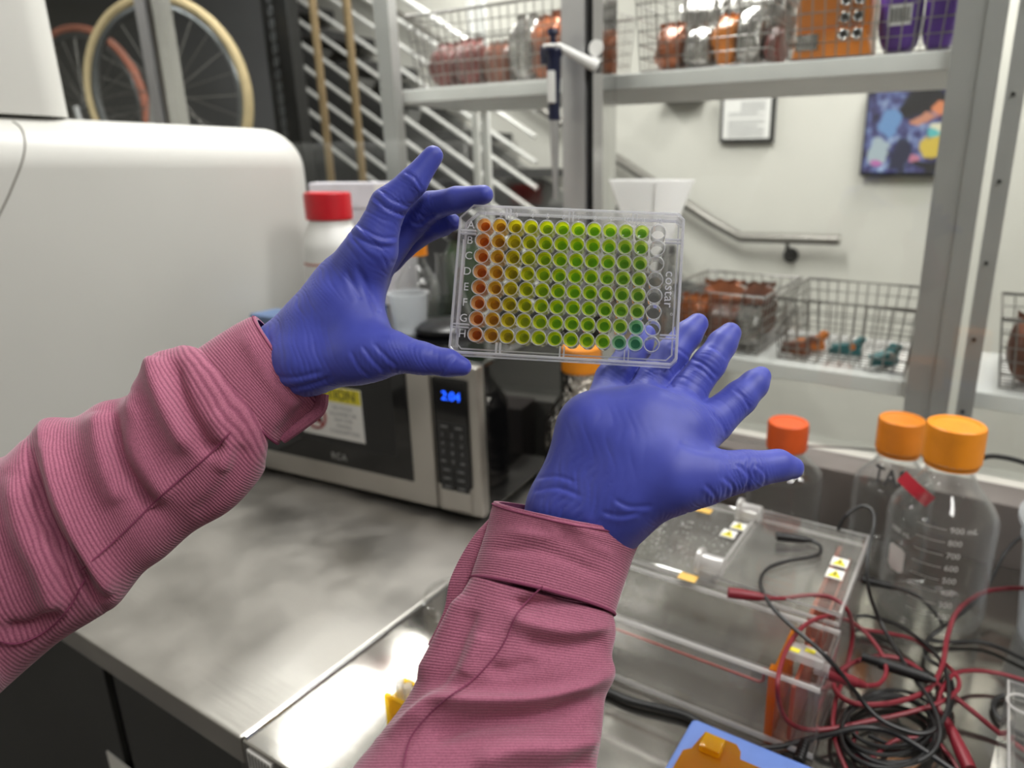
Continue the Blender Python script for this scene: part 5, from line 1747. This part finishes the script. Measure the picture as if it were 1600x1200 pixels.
def hand(palm, fingers, wrinkles, d0, creases=(), kp=.014, kf=.012, h=.0010):
    """palm: chains of (px, py, off, r) blended together; fingers: chains kept apart from each other"""
    def wp(q):
        d = d0 + q[2] / 1000.0
        return P(q[0], q[1], d), q[3] * d / F
    allp = [wp(q) for c in palm + fingers for q in c]
    lo = np.min([p - r for p, r in allp], 0) - .006; hi = np.max([p + r for p, r in allp], 0) + .006
    nx, ny, nz = [int(math.ceil(v / h)) + 1 for v in (hi - lo)]
    gx = (lo[0] + h * np.arange(nx, dtype=np.float32))[:, None, None].astype(np.float32)
    gy = (lo[1] + h * np.arange(ny, dtype=np.float32))[None, :, None].astype(np.float32)
    gz = (lo[2] + h * np.arange(nz, dtype=np.float32))[None, None, :].astype(np.float32)
    dp = None
    for c in palm:
        w = [wp(q) for q in c]
        for (a, r1), (b, r2) in zip(w[:-1], w[1:]):
            d = round_cone(gx, gy, gz, a.astype(np.float32), b.astype(np.float32), np.float32(r1), np.float32(r2)).astype(np.float32)
            dp = d if dp is None else smin(dp, d, kp)
    df = None
    for c in fingers:
        w = [wp(q) for q in c]; dc = None
        for (a, r1), (b, r2) in zip(w[:-1], w[1:]):
            d = round_cone(gx, gy, gz, a.astype(np.float32), b.astype(np.float32), np.float32(r1), np.float32(r2)).astype(np.float32)
            dc = d if dc is None else smin(dc, d, .004)
        df = dc if df is None else smin(df, dc, .0018)
    dd = smin(dp, df, kf)
    v, f = surface_nets(dd, lo, h)
    v = np.asarray(v, float)
    # light smoothing of the extracted surface
    for _ in range(3):
        s = np.zeros_like(v); n = np.zeros(len(v))
        for i in range(4):
            np.add.at(s, f[:, i], v[f[:, (i + 1) % 4]]); np.add.at(n, f[:, i], 1)
        v = v * .5 + .5 * s / np.maximum(n, 1)[:, None]
    # normals
    fn_ = np.cross(v[f[:, 2]] - v[f[:, 0]], v[f[:, 3]] - v[f[:, 1]])
    nn = np.zeros_like(v)
    for i in range(4):
        np.add.at(nn, f[:, i], fn_)
    nn /= np.maximum(np.linalg.norm(nn, axis=1), 1e-12)[:, None]
    cen = v.mean(0)
    hgt = np.zeros(len(v))
    for (a, b, width, lam, amp) in wrinkles:   # stretch wrinkles across the line a->b
        A_, B_ = P(a[0], a[1], d0 + a[2] / 1000), P(b[0], b[1], d0 + b[2] / 1000)
        ax_ = B_ - A_; L = np.linalg.norm(ax_); ax_ = ax_ / L
        rel = v - A_; s = rel @ ax_; perp = np.linalg.norm(rel - s[:, None] * ax_, axis=1)
        m_ = np.exp(-((s - L / 2) / (L / 2)) ** 4) * np.exp(-(perp / width) ** 4)
        wob = .0012 * np.sin(v[:, 2] * 310 + v[:, 0] * 170) + .0010 * np.sin(v[:, 1] * 420 + 1.3 + v[:, 2] * 90)
        w_ = np.sin(2 * PI * (s + wob) / lam); w_ = 1 - np.abs(w_) ** .7
        env = .5 + .5 * np.sin(v[:, 0] * 230 + v[:, 2] * 350 + s * 500)
        hgt -= m_ * w_ * amp * .55 * (.25 + .75 * env)
    relc = v - CAM; dz = relc @ FW
    PX = CX + F * (relc @ RT) / dz; PY = CY - F * (relc @ UP) / dz
    fr = np.clip(-(nn * relc).sum(1) / np.linalg.norm(relc, axis=1) * 3, 0, 1)
    big = np.zeros(len(v))
    for pts, wd, amp, step in creases:   # a crease traced over the glove, with a raised lip on one side
        p = crom(pts, 6)
        zmin = np.full(len(v), 1e9); side = np.zeros(len(v)); al = np.zeros(len(v))
        for i in range(len(p) - 1):
            d = p[i + 1] - p[i]; t_ = np.clip(((PX - p[i][0]) * d[0] + (PY - p[i][1]) * d[1]) / (d @ d), 0, 1)
            qx, qy = PX - (p[i][0] + t_ * d[0]), PY - (p[i][1] + t_ * d[1]); ds = np.hypot(qx, qy); m_ = ds < zmin
            zmin = np.where(m_, ds, zmin); side = np.where(m_, np.sign(d[0] * qy - d[1] * qx), side); al = np.where(m_, (i + t_) / (len(p) - 1), al)
        near = dz < (dz[zmin < wd * 2].min() + .016 if (zmin < wd * 2).any() else 9)
        env2 = np.clip(np.sin(PI * np.clip(al, .02, .98)) * 2.2, 0, 1) * fr * near
        big += env2 * (-amp * np.exp(-(zmin / wd) ** 2) + step * np.exp(-((zmin - 2.2 * wd) / (1.6 * wd)) ** 2) * (side > 0))
    v2 = v + nn * (hgt + big)[:, None]
    return v2, f, hgt


def hand_obj(name, root, data, label):
    v, f, hgt = data
    me = bpy.data.meshes.new(name)
    base = np.array(root['base'][:])
    me.from_pydata((v - base).tolist(), [], f.tolist())
    me.materials.append(M['glove'])
    me.polygons.foreach_set('use_smooth', [True] * len(me.polygons))
    at = me.attributes.new('wrinkle', 'FLOAT', 'POINT'); at.data.foreach_set('value', (hgt * 1500).astype(np.float32))
    bm = bmesh.new(); bm.from_mesh(me); bmesh.ops.recalc_face_normals(bm, faces=bm.faces); bm.to_mesh(me); bm.free()
    o = bpy.data.objects.new(name, me); COL.objects.link(o); o.parent = root; o['label'] = label
    return o


pb = P(600, 1300, .30)
person = thing('person', 'person in a pink corduroy jacket and blue gloves holding up the plate', 'person', pb)

L_palm = [[(415, 575, 12, 44), (442, 552, 10, 43), (545, 450, 14, 50)], [(450, 560, 38, 42), (548, 440, 42, 44)], [(440, 562, 0, 44), (480, 568, -6, 46), (580, 556, -10, 37)],
          [(500, 520, 4, 56), (548, 470, 6, 44)], [(530, 480, 2, 44), (556, 510, 0, 42), (576, 538, -6, 38)], [(545, 450, 14, 46), (580, 395, 2, 35)], [(555, 430, 60, 38), (470, 530, 50, 40)]]
L_fing = [[(570, 405, 2, 36), (581, 386, 0, 34), (607, 321, -1, 27), (645, 285, -1, 21.5), (677, 243, 0, 15.5)],
          [(580, 418, 24, 33), (633, 354, 26, 26), (673, 322, 18, 22), (715, 312, 6, 19.5), (756, 304, -2, 15)],
          [(578, 418, 42, 30), (604, 402, 44, 25), (650, 366, 42, 21), (690, 350, 30, 18), (706, 347, 24, 14)],
          [(566, 430, 60, 27), (585, 428, 62, 25), (583, 462, 60, 18)],
          [(560, 556, -10, 40), (614, 551, -13, 32), (659, 560, -14, 25), (699, 567, -13, 21), (722, 573, -11, 15)]]
L_wr = [((590, 360, -8), (625, 300, -8), .022, .0042, .0007), ((640, 296, -8), (660, 268, -8), .014, .0036, .0005), ((560, 400, -8), (590, 372, -8), .020, .008, .0011),
        ((420, 530, 0), (560, 400, 0), .020, .0045, .0008), ((640, 350, 10), (685, 325, 8), .020, .0040, .0009), ((560, 590, -14), (700, 560, -16), .018, .0050, .0007),
        ((430, 600, -10), (540, 560, -12), .030, .0060, .0007), ((470, 600, 0), (640, 585, -12), .012, .0042, .0008), ((700, 340, 20), (735, 318, 6), .012, .004, .0005)]
L_cr = [([(545, 361), (563, 373), (592, 385), (618, 386)], 3.0, .0010, -.0004), ([(556, 347), (574, 361), (598, 372), (622, 372)], 2.6, .0008, .0007), ([(583, 306), (605, 326), (634, 338)], 2.4, .0008, .0005),
        ([(592, 294), (612, 312), (640, 324)], 2.2, .0006, .0004), ([(632, 268), (648, 278), (660, 297)], 2.2, .0007, .0004), ([(556, 412), (580, 460), (594, 490)], 5, .0010, .0004), ([(540, 420), (565, 470)], 4, .0006, .0003),
        ([(566, 540), (582, 562), (602, 582)], 2.8, .0006, .0004), ([(584, 536), (602, 556), (622, 574)], 2.8, .0006, .0004), ([(548, 548), (562, 574), (580, 590)], 2.8, .0005, .0003),
        ([(690, 588), (698, 570), (710, 556)], 2.2, .0006, .0004), ([(642, 345), (655, 350), (668, 340)], 2.4, .0007, .0004), ([(652, 330), (664, 340), (680, 334)], 2.2, .0006, .0004), ([(430, 610), (470, 604), (520, 590)], 3.5, .0007, .0004), ([(422, 588), (460, 590), (505, 580)], 3.5, .0006, .0004)]
R_cr = [([(1080, 560), (1100, 569), (1122, 590)], 2.4, .0008, .0005), ([(1086, 572), (1102, 582), (1116, 598)], 2.4, .0007, .0004), ([(1106, 540), (1122, 548), (1136, 562)], 2.2, .0005, .0003), ([(1145, 607), (1162, 622), (1172, 640)], 2.2, .0007, .0004),
        ([(1114, 645), (1128, 662), (1136, 682)], 2.8, .0007, .0004), ([(1020, 582), (1040, 592), (1054, 606)], 2.4, .0006, .0004), ([(1046, 540), (1064, 548), (1080, 562)], 2.2, .0006, .0004), ([(1150, 724), (1170, 744), (1164, 770)], 2.6, .0008, .0005),
        ([(1180, 726), (1196, 742), (1194, 762)], 2.2, .0006, .0004), ([(1128, 744), (1146, 762), (1142, 784)], 2.8, .0007, .0004), ([(1100, 756), (1118, 776), (1112, 796)], 2.8, .0006, .0004), ([(836, 748), (870, 744), (900, 754)], 3, .0005, .0003),
        ([(832, 768), (870, 762), (910, 776)], 3.2, .0006, .0003), ([(1060, 690), (1090, 700), (1116, 704)], 5, .0007, .0003), ([(940, 800), (970, 806), (1000, 800)], 3.2, .0007, .0004), ([(960, 780), (985, 792), (1020, 790)], 3.2, .0006, .0004)]
hand_obj('glove', person, hand(L_palm, L_fing, L_wr, .393, L_cr), 'blue nitrile glove gripping the left end of the plate')

R_palm = [[(862, 835, 2, 46), (880, 792, 0, 52), (928, 676, 4, 56)], [(930, 800, -8, 50), (985, 710, -2, 62)], [(962, 784, -8, 46), (1030, 715, -4, 56)], [(915, 845, 0, 50), (932, 800, -2, 52), (998, 668, 6, 58)], [(938, 850, 2, 40), (980, 790, -4, 43), (1060, 676, 8, 52)],
          [(935, 842, 0, 42), (982, 776, -8, 47), (1055, 748, -12, 50)], [(930, 668, 6, 54), (1000, 665, 8, 54), (1062, 674, 10, 50)]]
R_fing = [[(945, 640, 20, 34), (957, 592, 32, 27), (980, 566, 40, 24), (1000, 540, 46, 20), (1010, 522, 50, 15)],
          [(1000, 640, 22, 36), (1022, 594, 32, 28), (1048, 556, 38, 26), (1074, 524, 44, 22), (1090, 506, 48, 17)],
          [(1048, 650, 20, 36), (1077, 610, 28, 28.5), (1108, 568, 34, 26), (1128, 538, 40, 22.5), (1141, 521, 44, 17.5)],
          [(1070, 690, 14, 42), (1112, 660, 22, 32.5), (1156, 622, 30, 26.5), (1178, 601, 35, 22), (1189, 588, 38, 16)],
          [(1050, 748, -12, 50), (1100, 745, -10, 43), (1166, 735, -4, 31), (1216, 727, 2, 24), (1239, 731, 5, 17.5)]]
R_wr = [((1010, 612, 10), (1050, 560, 14), .018, .0048, .0008), ((1060, 640, 4), (1105, 575, 10), .020, .0046, .0009), ((1090, 690, 0), (1150, 630, 8), .020, .0050, .0008), ((1150, 630, 8), (1180, 600, 12), .016, .0044, .0006),
        ((1010, 812, -10), (1200, 752, -14), .014, .0046, .0013), ((1120, 735, -18), (1200, 720, -14), .022, .0052, .0008), ((835, 770, -10), (960, 820, -16), .026, .0080, .0009), ((870, 700, -14), (1010, 690, -14), .02, .011, .0004),
        ((1110, 560, 10), (1130, 530, 16), .016, .004, .0007), ((960, 600, 14), (990, 560, 20), .014, .0046, .0006)]
hand_obj('glove', person, hand(R_palm, R_fing, R_wr, .366, R_cr), 'blue nitrile glove turned palm up under the right end of the plate')


def sleeve(stations, nring, nth, flat, folds, seedv, open_start=False, thick=.0025, amp_noise=.0012, ribs=True):
    """tube through (px, py, px, py, depth) stations: each ring spans two edge points; folds add cloth ridges and creases"""
    st = crom([s for s in stations], max(2, nring // (len(stations) - 1)))
    a = np.array([P(s[0], s[1], s[4]) for s in st]); b = np.array([P(s[2], s[3], s[4]) for s in st])
    c = (a + b) / 2; u = (b - a) / 2; hw = np.linalg.norm(u, axis=1)
    tg = np.gradient(c, axis=0); tg /= np.linalg.norm(tg, axis=1)[:, None]
    w = np.cross(tg, u); w /= np.linalg.norm(w, axis=1)[:, None]
    toc = CAM - c
    sg = np.sign((w * toc).sum(1)); w *= sg[:, None]      # w points to the viewer's side
    arc = np.concatenate([[0], np.cumsum(np.linalg.norm(np.diff(c, axis=0), axis=1))])
    th = np.linspace(0, 2 * PI, nth, endpoint=False)
    V = c[:, None] + np.cos(th)[None, :, None] * u[:, None] + np.sin(th)[None, :, None] * (w * (hw * flat)[:, None])[:, None]
    nrm = np.cos(th)[None, :, None] * (u / hw[:, None])[:, None] + np.sin(th)[None, :, None] * w[:, None]
    rel = V - CAM; dz = rel @ FW
    PX = CX + F * (rel @ RT) / dz; PY = CY - F * (rel @ UP) / dz
    front = np.clip(np.sin(th) * 2.2 + .35, 0, 1)[None, :]
    disp = np.zeros(PX.shape)
    for pts, wd1, wd2, amp in folds:    # ridge (amp>0) or crease (amp<0) along a polyline; wd1/wd2 = width on its two sides
        p = crom(pts, 8)
        best = np.full(PX.shape, 1e9); side = np.zeros(PX.shape); along = np.zeros(PX.shape)
        n = len(p)
        for i in range(n - 1):
            d = p[i + 1] - p[i]; L2 = d @ d
            if L2 < 1e-6:
                continue
            t_ = np.clip(((PX - p[i][0]) * d[0] + (PY - p[i][1]) * d[1]) / L2, 0, 1)
            qx, qy = PX - (p[i][0] + t_ * d[0]), PY - (p[i][1] + t_ * d[1])
            dist = np.hypot(qx, qy); m_ = dist < best
            best = np.where(m_, dist, best); side = np.where(m_, np.sign(d[0] * qy - d[1] * qx), side); along = np.where(m_, (i + t_) / (n - 1), along)
        wd = np.where(side > 0, wd1, wd2)
        disp += 1.35 * amp * np.exp(-(best / wd) ** 2) * front * np.clip(np.sin(PI * np.clip(along, .03, .97)) * 2.0, 0, 1)
    r = np.random.RandomState(seedv)
    for _ in range(16):
        k1, k2 = r.randint(1, 4), r.uniform(15, 75); ph = r.uniform(0, 6.28)
        disp += amp_noise * .35 * np.sin(k1 * th[None, :] + k2 * arc[:, None] + ph)
    V = V + nrm * disp[..., None]
    return V, arc, th


def tube_mesh(name, V, arc, root, parent, mats, cap_end=True, inner=0.0, label=None, lip=True):
    nr, nt_, _ = V.shape
    rings = [V]
    cen = V.mean(1)
    if inner > 0:   # turned-in open end: an inner layer running back into the tube
        m_ = min(nr - 1, 14)
        rin = []
        for i in range(0, m_):
            rin.append(cen[i] + (V[i] - cen[i]) * (1 - inner / np.linalg.norm(V[i] - cen[i], axis=1)[:, None]))
        full = np.concatenate([np.array(rin)[::-1], V], 0)
        varc = np.concatenate([-arc[:m_][::-1] - .002, arc])
    else:
        full = V; varc = arc; m_ = 0
    n = len(full)
    vs = full.reshape(-1, 3)
    fs = []; uvs = []
    for i in range(n - 1):
        for j in range(nt_):
            j2 = (j + 1) % nt_
            fs.append((i * nt_ + j, i * nt_ + j2, (i + 1) * nt_ + j2, (i + 1) * nt_ + j))
            uvs += [(j / nt_, varc[i]), ((j + 1) / nt_, varc[i]), ((j + 1) / nt_, varc[i + 1]), (j / nt_, varc[i + 1])]
    if cap_end:
        fs.append(tuple(range((n - 1) * nt_, n * nt_))); uvs += [(0, varc[-1])] * nt_
    base = np.array(root['base'][:])
    me = bpy.data.meshes.new(name); me.from_pydata((vs - base).tolist(), [], fs)
    uvl = me.uv_layers.new(name='UVMap'); uvl.data.foreach_set('uv', np.array(uvs, np.float32).ravel())
    for q in mats:
        me.materials.append(q)
    if m_ and len(mats) > 1:
        mi = [1 if k < (m_ - 1) * nt_ else 0 for k in range(len(fs))]; me.polygons.foreach_set('material_index', mi)
    me.polygons.foreach_set('use_smooth', [True] * len(me.polygons))
    bm = bmesh.new(); bm.from_mesh(me); bmesh.ops.recalc_face_normals(bm, faces=bm.faces); bm.to_mesh(me); bm.free()
    o = bpy.data.objects.new(name, me); COL.objects.link(o); o.parent = parent or root
    if label:
        o['label'] = label
    return o


def on_surface(V, pts, lift):
    """nearest front-side surface points under a traced seam"""
    rel = V - CAM; dz = rel @ FW
    PX = CX + F * (rel @ RT) / dz; PY = CY - F * (rel @ UP) / dz
    out = []
    for q in crom(pts, 8):
        dd = (PX - q[0]) ** 2 + (PY - q[1]) ** 2
        near = dd < dd.min() + 60
        k = np.argmin(np.where(near, dz, 1e9)); p = V.reshape(-1, 3)[k]
        d = float(dz.reshape(-1)[k])
        out.append(P(q[0], q[1], d - lift))
    o = np.array(out)
    for _ in range(3):
        o[1:-1] = (o[:-2] + o[1:-1] * 2 + o[2:]) / 4
    return o


# left sleeve
ls = [(300, 560, 420, 692, .389), (286, 546, 414, 732, .386), (252, 560, 390, 768, .383), (228, 588, 354, 802, .380), (214, 612, 302, 832, .377), (166, 622, 258, 872, .372),
      (120, 648, 224, 898, .367), (74, 654, 186, 944, .362), (47, 684, 150, 966, .357), (20, 712, 92, 1000, .352), (-10, 724, 20, 1060, .347), (-60, 768, -40, 1112, .338), (-130, 830, -110, 1180, .325), (-200, 890, -180, 1250, .312)]
lf = [([(268, 558), (272, 595), (288, 640), (325, 700), (356, 690)], 9, 14, -.0042), ([(245, 560), (248, 600), (268, 655), (300, 710)], 16, 18, .0050),
      ([(176, 640), (186, 715), (215, 765), (242, 800)], 10, 16, -.0042), ([(205, 612), (212, 690), (240, 750), (270, 780)], 20, 20, .0040), ([(150, 640), (160, 720), (190, 790)], 20, 20, .0035),
      ([(44, 690), (64, 780), (92, 842), (126, 896), (158, 950)], 7, 14, -.0060), ([(66, 680), (88, 770), (118, 836), (150, 890), (175, 930)], 16, 18, .0046),
      ([(44, 750), (56, 812), (90, 866), (110, 948)], 8, 12, -.0040), ([(20, 740), (34, 830), (66, 900), (84, 970)], 18, 18, .0042), ([(0, 990), (50, 985), (95, 950)], 12, 12, -.003),
      ([(380, 690), (370, 730), (340, 775), (300, 810)], 14, 14, -.002), ([(330, 640), (350, 690), (345, 740)], 14, 14, .0022)]
V, arc, th = sleeve(ls, 150, 120, .80, lf, 3)
sl = tube_mesh('sleeve', V, arc, person, None, [M['cord'], M['cordin']], label='pink corduroy sleeve coming in from the left edge')
for pts in ([(360, 675), (325, 712), (282, 748), (240, 786), (190, 835), (128, 890)], [(132, 906), (108, 950), (75, 984), (28, 1006), (-10, 1000)]):
    mkobj('seam', MB().tube(on_surface(V, pts, .0000), .00045, 6), M['stitch'], person, parent=sl)
cuffs = [(403, 497, 499, 628, .400), (392, 500, 492, 640, .399), (370, 512, 476, 654, .397), (345, 528, 460, 666, .394), (322, 544, 444, 680, .391), (306, 555, 430, 692, .389)]
V2, arc2, th2 = sleeve(cuffs, 40, 96, .82, [([(380, 520), (420, 590), (470, 640)], 14, 14, .0012), ([(430, 690), (470, 640), (495, 600)], 10, 14, -.002)], 5, amp_noise=.0005)
cen = V2.mean(1, keepdims=True); V2 = cen + (V2 - cen) * 1.03
cf_ = tube_mesh('cuff', V2, arc2, person, sl, [M['cord'], M['cordin']], cap_end=False, inner=.0028, label='buttoned cuff band at the wrist')
ring = V2[-2]; mkobj('seam', MB().tube(ring, .0008, 6, closed=True), M['stitch'], person, parent=sl)
ring = V2[3]; mkobj('seam', MB().tube(cen[3] + (ring - cen[3]) * 1.006, .0005, 5, closed=True), M['stitch'], person, parent=sl)
pq = [P(500, 618, .398), P(497, 640, .396), P(472, 662, .394), P(440, 686, .391)]
mb = MB(); mb.tube(crom(pq, 6), [.005 - .0001 * k for k in range(19)], 10)
mkobj('cuff_tab', mb, M['cord'], person, parent=sl)

# right sleeve
rs = [(740, 900, 958, 958, .350), (716, 944, 962, 992, .346), (692, 986, 954, 1024, .342), (668, 1030, 955, 1056, .338), (644, 1078, 942, 1092, .333), (608, 1140, 940, 1136, .326), (562, 1198, 937, 1198, .318), (500, 1290, 935, 1290, .306), (430, 1400, 930, 1400, .292), (370, 1500, 925, 1500, .280)]
rfold = [([(925, 930), (870, 938), (825, 944), (800, 938)], 8, 12, -.0034), ([(910, 912), (860, 922), (820, 918)], 8, 10, .0022), ([(958, 975), (890, 985), (830, 975), (805, 962)], 14, 14, .0030), ([(950, 1000), (880, 1012), (815, 1000)], 16, 16, -.0026),
         ([(957, 1044), (900, 1074), (830, 1092), (750, 1094), (690, 1090), (655, 1114), (600, 1156)], 12, 16, .0056), ([(930, 1090), (854, 1118), (770, 1128), (720, 1136), (660, 1160)], 22, 16, -.0050),
         ([(730, 925), (706, 970), (682, 1010), (650, 1066)], 10, 14, .0030), ([(745, 950), (722, 992), (700, 1040), (670, 1080)], 12, 12, -.0022), ([(760, 990), (742, 1024), (724, 1058)], 12, 12, .0022),
         ([(840, 1030), (790, 1048), (765, 1040)], 12, 12, -.0022), ([(940, 1150), (880, 1170), (800, 1172), (740, 1200)], 20, 20, .0046), ([(930, 1190), (860, 1215), (760, 1225)], 22, 18, -.004)]
V, arc, th = sleeve(rs, 150, 130, .74, rfold, 9)
sr = tube_mesh('sleeve', V, arc, person, None, [M['cord'], M['cordin']], label='pink corduroy sleeve rising from the bottom edge')
mkobj('seam', MB().tube(on_surface(V, [(848, 916), (808, 958), (786, 1008), (742, 1060), (692, 1096), (644, 1148), (630, 1198)], .0000), .00045, 6), M['stitch'], person, parent=sr)
cuffr = [(776, 784, 1001, 828, .366), (772, 798, 997, 846, .365), (766, 824, 986, 876, .362), (758, 850, 976, 906, .358), (748, 878, 966, 934, .354), (738, 906, 957, 962, .350)]
V2, arc2, th2 = sleeve(cuffr, 40, 96, .74, [([(790, 830), (860, 840), (870, 815), (960, 850)], 8, 10, .0012), ([(770, 860), (850, 862), (940, 900)], 9, 9, -.0012), ([(900, 800), (905, 840), (960, 870)], 10, 10, .0010)], 15, amp_noise=.0006)
cen = V2.mean(1, keepdims=True); V2 = cen + (V2 - cen) * 1.03
cr_ = tube_mesh('cuff', V2, arc2, person, sr, [M['cord'], M['cordin']], cap_end=False, inner=.0028, label='cuff band around the raised wrist')
ring = V2[-2]; mkobj('seam', MB().tube(ring, .0008, 6, closed=True), M['stitch'], person, parent=sr)
ring = V2[3]; mkobj('seam', MB().tube(cen[3] + (ring - cen[3]) * 1.006, .0005, 5, closed=True), M['stitch'], person, parent=sr)
# loose placket flap behind the right cuff
vs = []
for k, (a, b) in enumerate([((768, 806), (800, 800)), ((760, 812), (792, 812)), ((742, 832), (775, 840)), ((727, 856), (764, 866)), ((712, 886), (752, 890)), ((703, 912), (744, 915)), ((697, 950), (735, 948)), ((684, 982), (716, 985)), ((670, 1008), (700, 1015))]):
    vs.append((a[0], a[1], b[0], b[1], .372 - .0035 * k))
V3, arc3, th3 = sleeve(vs, 40, 32, .5, [], 21, amp_noise=.0004)
tube_mesh('placket', V3, arc3, person, sr, [M['cord']], label='loose cuff flap')
